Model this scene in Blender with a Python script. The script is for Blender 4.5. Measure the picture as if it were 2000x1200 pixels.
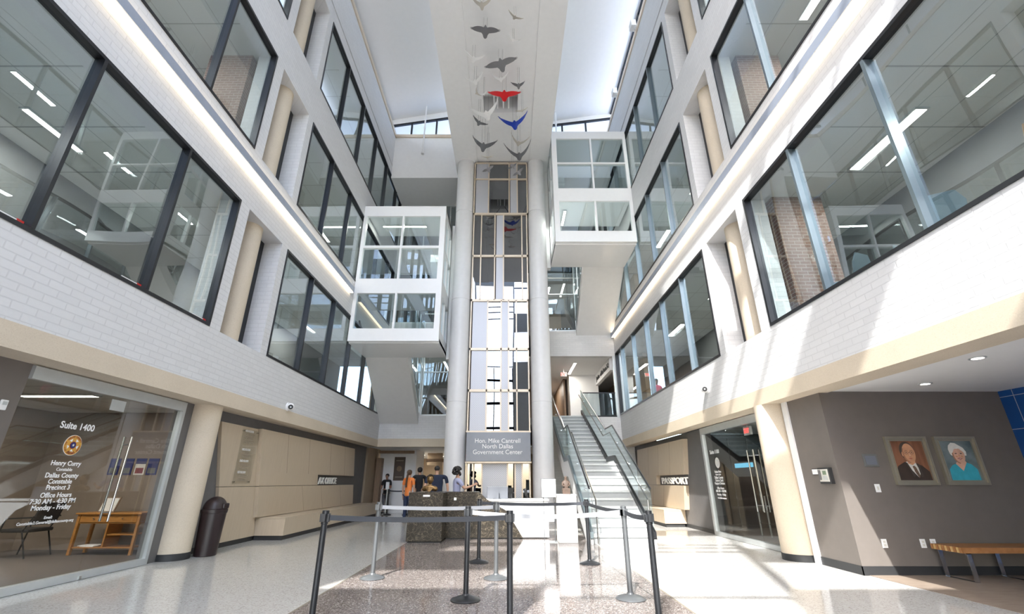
import bpy, bmesh, math, random
from mathutils import Vector, Matrix, Euler
R = math.radians
random.seed(7)
for o in list(bpy.data.objects): bpy.data.objects.remove(o)
S = bpy.context.scene
COL = S.collection

# ------------------------------------------------------------------ camera
cam = bpy.data.cameras.new('camera'); co = bpy.data.objects.new('camera', cam); COL.objects.link(co)
cam.sensor_width = 36; cam.lens = 877/2000*36; cam.shift_x = 0.004
cam.clip_start = .05; cam.clip_end = 500
co.location = (0, 0, 1.28); co.rotation_euler = (R(90+21.3), 0, 0)
S.camera = co
# ------------------------------------------------------------------ view, sky, sun
S.view_settings.view_transform = 'Standard'; S.view_settings.look = 'None'
S.view_settings.gamma = 1; S.view_settings.use_curve_mapping = False
S.view_settings.exposure = 0.62
W = bpy.data.worlds.new('sky'); S.world = W; W.use_nodes = True
nt = W.node_tree; nt.nodes.clear()
sky = nt.nodes.new('ShaderNodeTexSky'); sky.sky_type = 'NISHITA'; sky.sun_disc = False
sky.sun_elevation = R(46); sky.sun_rotation = R(198); sky.air_density = 1.0; sky.dust_density = 2.0
bgn = nt.nodes.new('ShaderNodeBackground'); bgn.inputs['Strength'].default_value = 0.75
won = nt.nodes.new('ShaderNodeOutputWorld')
nt.links.new(sky.outputs[0], bgn.inputs[0]); nt.links.new(bgn.outputs[0], won.inputs[0])
sun = bpy.data.lights.new('sun', 'SUN'); sun.energy = 8.0; sun.angle = R(0.6); sun.color = (1, .97, .92)
so = bpy.data.objects.new('sun', sun); COL.objects.link(so); so.location = (-8, -25, 30)
so.rotation_euler = Vector((.3, .93, -1)).to_track_quat('-Z', 'Y').to_euler()

# ------------------------------------------------------------------ materials
M = {}
class NB:
    def __init__(s, name):
        s.m = bpy.data.materials.new(name); s.m.use_nodes = True
        s.t = s.m.node_tree; s.t.nodes.clear()
        s.out = s.n('OutputMaterial')
    def n(s, k, **kw):
        x = s.t.nodes.new('ShaderNode'+k)
        for a, b in kw.items(): setattr(x, a, b)
        return x
    def l(s, a, b): s.t.links.new(a, b)
    def uv(s):   # wall coordinates: x+y along, z up, in metres
        g = s.n('NewGeometry'); sp = s.n('SeparateXYZ'); s.l(g.outputs['Position'], sp.inputs[0])
        ad = s.n('Math', operation='ADD'); s.l(sp.outputs[0], ad.inputs[0]); s.l(sp.outputs[1], ad.inputs[1])
        c = s.n('CombineXYZ'); s.l(ad.outputs[0], c.inputs[0]); s.l(sp.outputs[2], c.inputs[1])
        return c.outputs[0]
    def pos(s): return s.n('NewGeometry').outputs['Position']
    def bsdf(s, col=None, rough=.5, metal=0, spec=.5, **kw):
        b = s.n('BsdfPrincipled')
        if col is not None: b.inputs['Base Color'].default_value = (*col, 1)
        b.inputs['Roughness'].default_value = rough; b.inputs['Metallic'].default_value = metal
        b.inputs['Specular IOR Level'].default_value = spec
        s.l(b.outputs[0], s.out.inputs[0]); return b
    def ramp(s, fac, stops):
        r = s.n('ValToRGB'); e = r.color_ramp.elements
        while len(e) < len(stops): e.new(.5)
        for i, (p, c) in enumerate(stops): e[i].position = p; e[i].color = (*c, 1)
        s.l(fac, r.inputs[0]); return r.outputs[0]
    def noise(s, vec, scale, detail=2, rough=.5):
        x = s.n('TexNoise'); x.inputs['Scale'].default_value = scale; x.inputs['Detail'].default_value = detail
        x.inputs['Roughness'].default_value = rough
        s.l(vec, x.inputs['Vector']); return x.outputs['Fac']
    def bump(s, h, b, strength=.3, dist=.01):
        x = s.n('Bump'); x.inputs['Strength'].default_value = strength; x.inputs['Distance'].default_value = dist
        s.l(h, x.inputs['Height']); s.l(x.outputs[0], b.inputs['Normal']); return x
def plain(k, col, rough=.5, metal=0, spec=.5, var=.04, scale=6):
    b = NB(k); p = b.bsdf(col, rough, metal, spec)
    f = b.noise(b.pos(), scale, 3)
    lo = tuple(max(0, c*(1-var)) for c in col); hi = tuple(min(1, c*(1+var)) for c in col)
    b.l(b.ramp(f, [(.3, lo), (.7, hi)]), p.inputs['Base Color'])
    M[k] = b.m; return b, p
def mix(b, fac, a, c):
    x = b.n('Mix', data_type='RGBA')
    if isinstance(fac, float): x.inputs[0].default_value = fac
    else: b.l(fac, x.inputs[0])
    for s_, v in ((6, a), (7, c)):
        if isinstance(v, tuple): x.inputs[s_].default_value = (*v, 1)
        else: b.l(v, x.inputs[s_])
    return x.outputs[2]
def brick(k, c1, c2, mort, bw=.30, bh=.10, ms=.008, bstr=.5, rough=.6):
    b = NB(k); p = b.bsdf((1, 1, 1), rough)
    t = b.n('TexBrick'); t.inputs['Scale'].default_value = 1
    t.inputs['Brick Width'].default_value = bw; t.inputs['Row Height'].default_value = bh
    t.inputs['Mortar Size'].default_value = ms; t.inputs['Mortar Smooth'].default_value = .3
    for n_, c in (('Color1', c1), ('Color2', c2), ('Mortar', mort)): t.inputs[n_].default_value = (*c, 1)
    b.l(b.uv(), t.inputs['Vector']); b.l(t.outputs['Color'], p.inputs['Base Color'])
    inv = b.n('Math', operation='SUBTRACT'); inv.inputs[0].default_value = 1; b.l(t.outputs['Fac'], inv.inputs[1])
    nz = b.noise(b.pos(), 18, 3)
    ad = b.n('Math', operation='MULTIPLY_ADD'); b.l(nz, ad.inputs[0]); ad.inputs[1].default_value = .8; b.l(inv.outputs[0], ad.inputs[2])
    b.bump(ad.outputs[0], p, bstr, .012); M[k] = b.m
brick('painted_brick', (.68, .68, .685), (.715, .715, .72), (.635, .635, .64))
brick('red_brick', (.20, .105, .08), (.27, .15, .115), (.42, .37, .33), .21, .075, .008, .3)
brick('blue_tile', (.012, .075, .27), (.015, .085, .30), (.35, .42, .55), .52, .52, .006, .1, .25)
M['blue_tile'].node_tree.nodes['Brick Texture'].offset = 0
def speck(k, base, dark, light, scale=60, rough=.5, bstr=.15):
    b = NB(k); p = b.bsdf(base, rough)
    v = b.n('TexVoronoi'); v.inputs['Scale'].default_value = scale; b.l(b.pos(), v.inputs['Vector'])
    g = b.n('RGBToBW'); b.l(v.outputs['Color'], g.inputs[0])
    c = b.ramp(g.outputs[0], [(.15, dark), (.3, base), (.7, base), (.9, light)])
    f = b.noise(b.pos(), 1.5, 4)
    c2 = b.ramp(f, [(.35, tuple(x*.93 for x in base)), (.65, tuple(min(1, x*1.05) for x in base))])
    b.l(mix(b, .5, c, c2), p.inputs['Base Color'])
    if bstr: b.bump(b.noise(b.pos(), 45, 3), p, bstr, .006)
    M[k] = b.m; return b, p
speck('beige_concrete', (.64, .55, .43), (.54, .455, .345), (.70, .62, .50), 110, .75)
speck('granite', (.13, .115, .09), (.05, .045, .04), (.30, .27, .21), 30, .18, 0)
b = NB('marble'); p = b.bsdf((.1, .09, .07), .22, 0, .12)
v = b.n('TexVoronoi', feature='DISTANCE_TO_EDGE'); v.inputs['Scale'].default_value = 7
nz = b.n('TexNoise'); nz.inputs['Scale'].default_value = 3; nz.inputs['Detail'].default_value = 4; b.l(b.pos(), nz.inputs['Vector'])
vm = b.n('VectorMath', operation='MULTIPLY_ADD'); b.l(nz.outputs['Color'], vm.inputs[0]); vm.inputs[1].default_value = (.9, .9, .9); b.l(b.pos(), vm.inputs[2])
b.l(vm.outputs[0], v.inputs['Vector'])
b.l(b.ramp(v.outputs['Distance'], [(0, (.26, .22, .16)), (.010, (.10, .083, .06)), (.035, (.036, .031, .025)), (1, (.024, .021, .018))]), p.inputs['Base Color']); M['marble'] = b.m
# terrazzo floor, the darker runner is a band of the same slab
b = NB('terrazzo'); p = b.bsdf((.6, .6, .6), .09, 0, .35)
sp = b.n('SeparateXYZ'); b.l(b.pos(), sp.inputs[0])
def gt(a, val):
    m = b.n('Math', operation='GREATER_THAN'); b.l(a, m.inputs[0]); m.inputs[1].default_value = val; return m.outputs[0]
def mul(a, c_):
    m = b.n('Math', operation='MULTIPLY'); b.l(a, m.inputs[0])
    if isinstance(c_, float): m.inputs[1].default_value = c_
    else: b.l(c_, m.inputs[1])
    return m.outputs[0]
def lt(a, val):
    m = b.n('Math', operation='LESS_THAN'); b.l(a, m.inputs[0]); m.inputs[1].default_value = val; return m.outputs[0]
mask = mul(gt(sp.outputs[0], -2.28), lt(sp.outputs[0], 1.95))
mask = mul(mask, lt(sp.outputs[1], 13.0))
v = b.n('TexVoronoi'); v.inputs['Scale'].default_value = 75; b.l(b.pos(), v.inputs['Vector'])
g = b.n('RGBToBW'); b.l(v.outputs['Color'], g.inputs[0])
light = b.ramp(g.outputs[0], [(.12, (.40, .38, .35)), (.3, (.56, .55, .525)), (.75, (.60, .59, .565)), (.95, (.70, .69, .67))])
dark = b.ramp(g.outputs[0], [(.1, (.09, .075, .07)), (.3, (.205, .175, .165)), (.7, (.25, .215, .20)), (.86, (.50, .47, .44))])
cc = mix(b, mask, light, dark)
def near(a, val, w=.012):
    s1 = b.n('Math', operation='SUBTRACT'); b.l(a, s1.inputs[0]); s1.inputs[1].default_value = val
    s2 = b.n('Math', operation='ABSOLUTE'); b.l(s1.outputs[0], s2.inputs[0]); return lt(s2.outputs[0], w)
edge = b.n('Math', operation='MAXIMUM'); b.l(near(sp.outputs[0], -2.28), edge.inputs[0]); b.l(near(sp.outputs[0], 1.95), edge.inputs[1])
b.l(mix(b, edge.outputs[0], cc, (.30, .27, .22)), p.inputs['Base Color'])
b.l(b.ramp(b.noise(b.pos(), 2, 3), [(.3, (.07, .07, .07)), (.7, (.11, .11, .11))]), p.inputs['Roughness'])
M['terrazzo'] = b.m
def woodm(k, c1, c2, sx, sy, sz, rough=.45):
    b = NB(k); p = b.bsdf(c1, rough); mp = b.n('Mapping'); mp.inputs['Scale'].default_value = (sx, sy, sz)
    b.l(b.pos(), mp.inputs[0]); f = b.noise(mp.outputs[0], 3, 4, .6)
    b.l(b.ramp(f, [(.3, c1), (.7, c2)]), p.inputs['Base Color']); M[k] = b.m; return b, p
woodm('plank_floor', (.23, .175, .135), (.34, .275, .22), 1.2, 9, 1, .5)
woodm('maple_panel', (.52, .425, .31), (.57, .47, .35), 9, 9, .7, .4)
woodm('ipe', (.28, .115, .035), (.42, .20, .075), 2, 26, 2, .4)
woodm('ipe_end', (.55, .33, .12), (.62, .40, .18), 20, 2, 2, .5)
woodm('oak', (.40, .17, .04), (.50, .235, .065), 2, 2, 14, .4)
woodm('brown_door', (.20, .13, .08), (.26, .17, .11), 8, 8, 1, .5)
plain('grey_wall', (.165, .145, .13), .6)
plain('grey_wall_light', (.46, .42, .38), .6)
plain('slate_wall', (.14, .135, .135), .6)
plain('white_paint', (.80, .80, .80), .5, var=.015)
plain('ceiling_white', (.80, .80, .795), .7, var=.01)
plain('spine_white', (.84, .84, .84), .6, var=.015)
plain('column_white', (.70, .70, .71), .35, var=.02)
plain('box_white', (.86, .87, .88), .25, var=.01)
plain('stone_riser', (.40, .42, .43), .5); plain('stone_step', (.60, .625, .62), .5, var=.05, scale=20)
plain('dark_frame', (.035, .037, .043), .35, .6)
plain('blue_grey_metal', (.20, .245, .275), .3, .7)
plain('light_alu', (.62, .65, .66), .35, .6)
plain('champagne', (.68, .58, .46), .35, .25)
plain('led_housing', (.36, .40, .48), .4, .2)
plain('black_rubber', (.035, .035, .037), .6)
plain('black_metal', (.030, .032, .036), .32, .4)
plain('steel_grey', (.13, .138, .145), .35, .4)
plain('chrome', (.62, .62, .61), .15, 1)
plain('belt_black', (.04, .045, .055), .7)
plain('belt_grey', (.42, .44, .47), .6)
plain('bin_brown', (.022, .012, .013), .38)
plain('sign_grey', (.185, .20, .235), .3, .2)
plain('pure_white', (.85, .85, .85), .45, var=.01)
plain('base_black', (.03, .031, .033), .5)
plain('frame_pewter', (.38, .34, .25), .38, .45)
plain('frame_silver', (.36, .33, .26), .35, .5)
plain('gold', (.68, .36, .06), .4, .1); plain('maroon', (.22, .02, .03), .5); plain('navy', (.02, .03, .16), .5)
plain('bird_grey', (.20, .20, .215), .35, .7); plain('bird_silver', (.93, .93, .93), .35, .0)
plain('bird_tan', (.62, .58, .52), .35, .4); plain('bird_red', (.72, .015, .02), .35); plain('bird_blue', (.004, .045, .46), .35)
plain('wire', (.35, .35, .36), .4, .6)
plain('bronze_dark', (.035, .022, .012), .45, .6); plain('bronze', (.22, .135, .06), .32, .85, var=.2, scale=20)
plain('terracotta', (.085, .055, .04), .6, var=.15, scale=20)
plain('skin_tan', (.55, .33, .23), .5); plain('skin_brown', (.33, .18, .12), .5); plain('skin_fair', (.68, .45, .36), .5)
plain('hair_black', (.012, .010, .010), .6, var=.3, scale=40); plain('hair_brown', (.08, .045, .025), .6, var=.3, scale=40)
plain('orange_cloth', (.85, .25, .06), .8); plain('navy_cloth', (.010, .018, .045), .8); plain('lavender_cloth', (.36, .38, .55), .8)
plain('black_cloth', (.015, .016, .02), .8); plain('jean_cloth', (.03, .045, .10), .8); plain('red_cloth', (.20, .02, .03), .8); plain('pink_cloth', (.6, .06, .18), .8)
plain('grey_cloth', (.10, .10, .11), .8); plain('tan_cloth', (.4, .33, .24), .8)
plain('chair_shell', (.20, .27, .32), .4); plain('office_black', (.02, .02, .022), .6)
plain('office_wall', (.27, .215, .17), .7); plain('dark_wall', (.035, .033, .036), .6); plain('office_dark', (.10, .075, .06), .7); plain('carpet', (.11, .085, .07), .9, var=.2, scale=60)
plain('room_wall', (.12, .123, .125), .7); plain('room_ceiling', (.50, .52, .51), .8); plain('room_floor', (.30, .29, .28), .6)
plain('tan_wall', (.38, .29, .20), .7); plain('gravel', (.42, .40, .37), .9, var=.2, scale=3); plain('lawn', (.10, .20, .05), .9, var=.3, scale=3)
plain('leaf', (.06, .14, .03), .8, var=.5, scale=5); plain('bark', (.12, .08, .05), .9)
plain('monitor_silver', (.12, .13, .15), .5); plain('red_plastic', (.6, .02, .015), .4)
plain('olive_plate', (.17, .175, .17), .4, .2); plain('cream_plastic', (.70, .68, .62), .4); plain('lcd', (.20, .26, .17), .3)
plain('pic_face', (.62, .32, .18), .6, var=.12, scale=9); plain('pic_face_pale', (.70, .42, .31), .6, var=.12, scale=9)
plain('pic_face_shade', (.40, .19, .11), .6); plain('pic_face_light', (.74, .47, .31), .6); plain('pic_suit', (.055, .038, .03), .6, var=.2); plain('pic_blue', (.05, .40, .52), .6, var=.12, scale=14)
plain('pic_white', (.74, .72, .68), .6, var=.06, scale=30); plain('pic_hairdark', (.07, .055, .045), .6)
plain('pic_lip', (.35, .07, .05), .6); plain('pic_tie', (.16, .10, .07), .6, var=.4, scale=60)
plain('ink_grey', (.30, .255, .20), .6)
def pic_bg(k, c1, c2, sc):
    b = NB(k); p = b.bsdf(c1, .6); mp = b.n('Mapping'); mp.inputs['Scale'].default_value = sc
    b.l(b.pos(), mp.inputs[0]); b.l(b.ramp(b.noise(mp.outputs[0], 3, 3), [(.3, c1), (.7, c2)]), p.inputs['Base Color']); M[k] = b.m
pic_bg('pic_bg_brown', (.16, .065, .035), (.34, .15, .08), (3, 1, .6)); pic_bg('pic_bg_teal', (.07, .105, .12), (.24, .29, .30), (1.2, 1, 1.5))
def perf(k, c, dot):
    b = NB(k); p = b.bsdf(c, .4, .3); mp = b.n('Mapping'); mp.inputs['Scale'].default_value = (22, 22, 22); mp.inputs['Rotation'].default_value = (0, 0, R(45))
    b.l(b.uv(), mp.inputs[0]); fr = b.n('VectorMath', operation='FRACTION'); b.l(mp.outputs[0], fr.inputs[0])
    d = b.n('VectorMath', operation='DISTANCE'); b.l(fr.outputs[0], d.inputs[0]); d.inputs[1].default_value = (.5, .5, 0)
    b.l(b.ramp(d.outputs['Value'], [(.24, dot), (.32, c)]), p.inputs['Base Color']); M[k] = b.m
perf('perforated', (.52, .53, .57), (.32, .33, .37))
def glass(k, tint, base=.06, ior=1.5, wav=.0, boost=1.0):
    b = NB(k); tr = b.n('BsdfTransparent'); tr.inputs[0].default_value = (*tint, 1)
    gl = b.n('BsdfGlossy'); gl.inputs['Roughness'].default_value = 0.0; gl.inputs[0].default_value = (.92, .96, 1, 1)
    f0 = ((ior-1)/(ior+1))**2
    g = b.n('NewGeometry'); d = b.n('VectorMath', operation='DOT_PRODUCT'); b.l(g.outputs['Incoming'], d.inputs[0]); b.l(g.outputs['Normal'], d.inputs[1])
    ab = b.n('Math', operation='ABSOLUTE'); b.l(d.outputs['Value'], ab.inputs[0])
    om = b.n('Math', operation='SUBTRACT'); om.inputs[0].default_value = 1; b.l(ab.outputs[0], om.inputs[1])
    pw = b.n('Math', operation='POWER'); b.l(om.outputs[0], pw.inputs[0]); pw.inputs[1].default_value = 5
    m = b.n('Math', operation='MULTIPLY_ADD'); m.use_clamp = True; b.l(pw.outputs[0], m.inputs[0]); m.inputs[1].default_value = (1-f0)*.6; m.inputs[2].default_value = f0*boost+base
    if wav:
        nz = b.noise(b.pos(), .55, 0); bp = b.n('Bump'); bp.inputs['Strength'].default_value = 1; bp.inputs['Distance'].default_value = wav
        b.l(nz, bp.inputs['Height']); b.l(bp.outputs[0], gl.inputs['Normal'])
    mx = b.n('MixShader'); b.l(m.outputs[0], mx.inputs[0]); b.l(tr.outputs[0], mx.inputs[1]); b.l(gl.outputs[0], mx.inputs[2]); b.l(mx.outputs[0], b.out.inputs[0])
    M[k] = b.m
glass('window_glass', (.86, .91, .92), .09, 1.55, .012, 1.3)
glass('clear_glass', (.97, .975, .97), .01, 1.45, 0, 1.0)
glass('store_glass', (.86, .87, .86), .02, 1.5, 0, 1.2)
glass('facade_glass', (.95, .96, .97), .0, 1.35, 0, .5)
glass('box_glass', (.88, .93, .93), .05, 1.5, .004, 1.2)
glass('guard_glass', (.90, .955, .95), .03, 1.5, 0, 1.2)
glass('lift_glass', (.30, .31, .34), .13, 1.6, .006, 1.2)
def emit(k, col, s_):
    b = NB(k); e = b.n('Emission'); e.inputs[0].default_value = (*col, 1); e.inputs[1].default_value = s_; b.l(e.outputs[0], b.out.inputs[0]); M[k] = b.m
emit('led_warm', (1, .80, .55), 4.5); emit('led_room', (1, .92, .78), 6); emit('lamp_white', (1, .93, .82), 6)
emit('screen_blue', (.15, .55, .8), 1.0); emit('exit_red', (1, .06, .05), 2.5)

# ------------------------------------------------------------------ mesh helpers
ORG = {}
class MB:
    def __init__(s): s.v = []; s.f = []; s.mi = []; s.cur = 0
    def add(s, vs, fs):
        n = len(s.v); s.v += [tuple(v) for v in vs]; s.f += [tuple(i+n for i in f) for f in fs]; s.mi += [s.cur]*len(fs); return s
    def box(s, x0, x1, y0, y1, z0, z1):
        if x0 > x1: x0, x1 = x1, x0
        if y0 > y1: y0, y1 = y1, y0
        if z0 > z1: z0, z1 = z1, z0
        return s.add([(x, y, z) for z in (z0, z1) for y in (y0, y1) for x in (x0, x1)],
                     [(0, 2, 3, 1), (4, 5, 7, 6), (0, 1, 5, 4), (2, 6, 7, 3), (0, 4, 6, 2), (1, 3, 7, 5)])
    def prism(s, pts, off):
        pts = [Vector(p) for p in pts]; off = Vector(off); n = len(pts)
        nr = Vector((0, 0, 0))
        for i in range(n): a, b_ = pts[i], pts[(i+1) % n]; nr += a.cross(b_)
        if nr.dot(off) > 0: pts = pts[::-1]
        vs = pts + [p+off for p in pts]
        return s.add(vs, [tuple(range(n)), tuple(range(2*n-1, n-1, -1))] + [((i+1) % n, i, n+i, n+(i+1) % n) for i in range(n)])
    def cyl(s, a, b_, r0, r1=None, n=16, caps=True):
        r1 = r0 if r1 is None else r1; a = Vector(a); b_ = Vector(b_); d = (b_-a).normalized()
        u = d.orthogonal().normalized(); w = d.cross(u); vs = []
        for c, r in ((a, r0), (b_, r1)):
            for i in range(n): t = 2*math.pi*i/n; vs.append(c+u*math.cos(t)*r+w*math.sin(t)*r)
        fs = [(i, (i+1) % n, n+(i+1) % n, n+i) for i in range(n)]
        if caps: fs += [tuple(range(n-1, -1, -1)), tuple(range(n, 2*n))]
        return s.add(vs, fs)
    def tube(s, path, r, n=8):
        path = [Vector(p) for p in path]; vs = []; m = len(path); u = None
        for i, p in enumerate(path):
            d = ((path[min(i+1, m-1)]-p).normalized()+(p-path[max(i-1, 0)]).normalized()).normalized()
            if u is None: u = d.orthogonal().normalized()
            u = (u-d*u.dot(d)).normalized(); w = d.cross(u)
            for k in range(n): t = 2*math.pi*k/n; vs.append(p+u*math.cos(t)*r+w*math.sin(t)*r)
        fs = [(i*n+k, i*n+(k+1) % n, (i+1)*n+(k+1) % n, (i+1)*n+k) for i in range(m-1) for k in range(n)]
        fs += [tuple(range(n-1, -1, -1)), tuple(range((m-1)*n, m*n))]
        return s.add(vs, fs)
    def lathe(s, c, prof, n=32):
        c = Vector(c); vs = []
        for r, z in prof:
            for k in range(n): t = 2*math.pi*k/n; vs.append(c+Vector((r*math.cos(t), r*math.sin(t), z)))
        m = len(prof)
        fs = [(i*n+k, i*n+(k+1) % n, (i+1)*n+(k+1) % n, (i+1)*n+k) for i in range(m-1) for k in range(n)]
        fs += [tuple(range(n-1, -1, -1)), tuple(range((m-1)*n, m*n))]
        return s.add(vs, fs)
    def ball(s, c, rx, ry=None, rz=None, n=14, m=9, fn=None):
        ry = rx if ry is None else ry; rz = rx if rz is None else rz; c = Vector(c); vs = [c+Vector((0, 0, -rz))]
        for i in range(1, m):
            ph = -math.pi/2+math.pi*i/m
            for k in range(n):
                t = 2*math.pi*k/n; q = Vector((rx*math.cos(ph)*math.cos(t), ry*math.cos(ph)*math.sin(t), rz*math.sin(ph)))
                if fn: q = fn(q)
                vs.append(c+q)
        vs.append(c+Vector((0, 0, rz))); L = len(vs)-1
        fs = [(0, 1+(k+1) % n, 1+k) for k in range(n)]
        for i in range(m-2): fs += [(1+i*n+k, 1+i*n+(k+1) % n, 1+(i+1)*n+(k+1) % n, 1+(i+1)*n+k) for k in range(n)]
        fs += [(L, 1+(m-2)*n+k, 1+(m-2)*n+(k+1) % n) for k in range(n)]
        return s.add(vs, fs)
    def ribbon(s, path, w, t):   # vertical band of height w and thickness t along a path
        path = [Vector(p) for p in path]; vs = []; m = len(path)
        for i, p in enumerate(path):
            d = path[min(i+1, m-1)]-path[max(i-1, 0)]; sd = Vector((-d.y, d.x, 0)).normalized()*t/2
            vs += [p-sd-Vector((0, 0, w/2)), p+sd-Vector((0, 0, w/2)), p+sd+Vector((0, 0, w/2)), p-sd+Vector((0, 0, w/2))]
        fs = [(4*i+k, 4*i+(k+1) % 4, 4*i+4+(k+1) % 4, 4*i+4+k) for i in range(m-1) for k in range(4)]
        fs += [(3, 2, 1, 0), tuple(4*(m-1)+k for k in range(4))]
        return s.add(vs, fs)
    def build(s, name, mat, parent=None, label=None, smooth=False, bevel=0, kind=None, cat=None, group=None, org=None):
        me = bpy.data.meshes.new(name)
        o_ = Vector(org) if org is not None else (ORG.get(parent.name, Vector((0, 0, 0))) if parent else Vector((0, 0, 0)))
        me.from_pydata([tuple(Vector(v)-o_) for v in s.v], [], s.f)
        mats = mat if isinstance(mat, (list, tuple)) else [mat]
        for m_ in mats: me.materials.append(M[m_])
        if len(mats) > 1:
            for pl, i in zip(me.polygons, s.mi): pl.material_index = i
        bm = bmesh.new(); bm.from_mesh(me); bmesh.ops.recalc_face_normals(bm, faces=bm.faces); bm.to_mesh(me); bm.free()
        if smooth:
            me.polygons.foreach_set('use_smooth', [True]*len(me.polygons))
            try: me.set_sharp_from_angle(angle=R(35))
            except Exception: pass
        o = bpy.data.objects.new(name, me); COL.objects.link(o)
        if parent: o.parent = parent; ORG[o.name] = o_
        elif org is not None: o.location = o_; ORG[o.name] = o_
        if bevel:
            bv = o.modifiers.new('bevel', 'BEVEL'); bv.width = bevel; bv.segments = 2; bv.limit_method = 'ANGLE'
        tag(o, label, cat, group, kind); return o
def tag(o, label=None, cat=None, group=None, kind=None):
    if label: o['label'] = label
    if cat: o['category'] = cat
    if group: o['group'] = group
    if kind: o['kind'] = kind
    return o
def thing(name, label, cat, loc=(0, 0, 0), group=None, kind=None):
    o = bpy.data.objects.new(name, None); COL.objects.link(o); o.location = loc; o.empty_display_size = .2
    ORG[o.name] = Vector(loc); tag(o, label, cat, group, kind); return o
def bx(name, mat, dims, parent=None, **kw): return MB().box(*dims).build(name, mat, parent, **kw)
def struct(name, mb, mat, label, cat, **kw): return mb.build(name, mat, None, label=label, cat=cat, kind='structure', **kw)
def copy_tree(o, parent=None):
    c = o.copy(); COL.objects.link(c)
    if parent: c.parent = parent
    for ch in list(o.children): copy_tree(ch, c)
    return c
# lettering: glyph outlines turned into mesh, laid out on the plane right x up at a point
_tc = bpy.data.curves.new('lettering', 'FONT'); _to = bpy.data.objects.new('lettering_source', _tc); COL.objects.link(_to)
def glyphs(body, size, bold=0.0, depth=.003, shear=0, align='CENTER', spacing=1.0):
    _tc.body = body; _tc.size = size; _tc.offset = bold*size; _tc.extrude = depth/2; _tc.shear = shear; _tc.align_x = align; _tc.space_character = spacing
    _tc.resolution_u = 3
    bpy.context.view_layer.update()
    dg = bpy.context.evaluated_depsgraph_get(); me = bpy.data.meshes.new_from_object(_to.evaluated_get(dg))
    vs = [v.co.copy() for v in me.vertices]; fs = [tuple(p.vertices) for p in me.polygons]; bpy.data.meshes.remove(me)
    return vs, fs
def put_text(mb, body, size, at, right, up, bold=0.0, depth=.003, sx=1.0, **kw):
    vs, fs = glyphs(body, size, bold, depth, **kw); right = Vector(right); up = Vector(up); n = right.cross(up); at = Vector(at)
    mb.add([at+right*v.x*sx+up*v.y+n*v.z for v in vs], fs); return mb

# ================================================================== the setting
SILL = [4.0, 8.13, 12.22]; TOP = [6.8, 10.93, 15.05]
XL, XR = -5.6, 4.93; TH = .45; YF = -3.0; YB = 20.1
def wall_cells(mb, ax, a, b, y0, y1, z0, z1, holes):
    # solid wall between a and b on axis ax, spanning (y,z), with rectangular holes
    ys = sorted({y0, y1, *[h[0] for h in holes], *[h[1] for h in holes]}); ys = [y for y in ys if y0 <= y <= y1]
    for i in range(len(ys)-1):
        ya, yb = ys[i], ys[i+1]; mid = (ya+yb)/2
        hs = sorted([(h[2], h[3]) for h in holes if h[0] <= mid <= h[1]]); z = z0
        for (ha, hb) in hs+[(z1, z1)]:
            if ha > z+1e-6:
                if ax == 'x': mb.box(a, b, ya, yb, z, ha)
                else: mb.box(ya, yb, a, b, z, ha)
            z = max(z, hb)
    return mb
MULA = [-.85, .98, 2.78, 4.58, 6.38]; MULB = [11.78, 13.55, 15.35, 17.13, 18.95]
WA = (-2.6, 7.97); RC = (8.31, 9.82); WB = (10.1, 20.02)
wn = [0]
def window_band(side, lv, a, b, muls, label):
    wn[0] += 1; sg = -1 if side == 'left' else 1; xf = XL if sg < 0 else XR
    z0, z1 = SILL[lv], TOP[lv]
    t = thing('window_%d' % wn[0], label, 'window', (xf+sg*.1, (a+b)/2, z0), kind='structure')
    def X(d): return xf+sg*d
    f = MB(); w = .055
    f.box(X(-.015), X(.13), a, b, z0, z0+w); f.box(X(-.015), X(.13), a, b, z1-w, z1)
    f.box(X(-.015), X(.13), a, a+w, z0+w, z1-w); f.box(X(-.015), X(.13), b-w, b, z0+w, z1-w)
    f.build('window_frame', 'dark_frame', t)
    ys = [a+w]+[m for m in muls if a < m < b]+[b-w]
    for m in muls:
        if a+.1 < m < b-.1: MB().box(X(-.02), X(.13), m-.025, m+.025, z0+w, z1-w).build('mullion', 'dark_frame' if sg < 0 else 'blue_grey_metal', t)
    for i in range(len(ys)-1):
        MB().box(X(.07), X(.075), ys[i], ys[i+1], z0+w, z1-w).build('pane', 'window_glass', t)
    if side == 'left' and lv == 0 and a < 0:      # small white and red contact strips at the mullion feet
        for y in (4.58, 6.38, 7.97):
            d = MB().box(X(.055), X(.065), y-.42, y-.13, z0+w+.02, z0+w+.05).build('contact_strip', 'pure_white', t)
            MB().box(X(.053), X(.065), y-.13, y-.05, z0+w+.01, z0+w+.06).build('red_tab', 'red_plastic', d)
    return t
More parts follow.
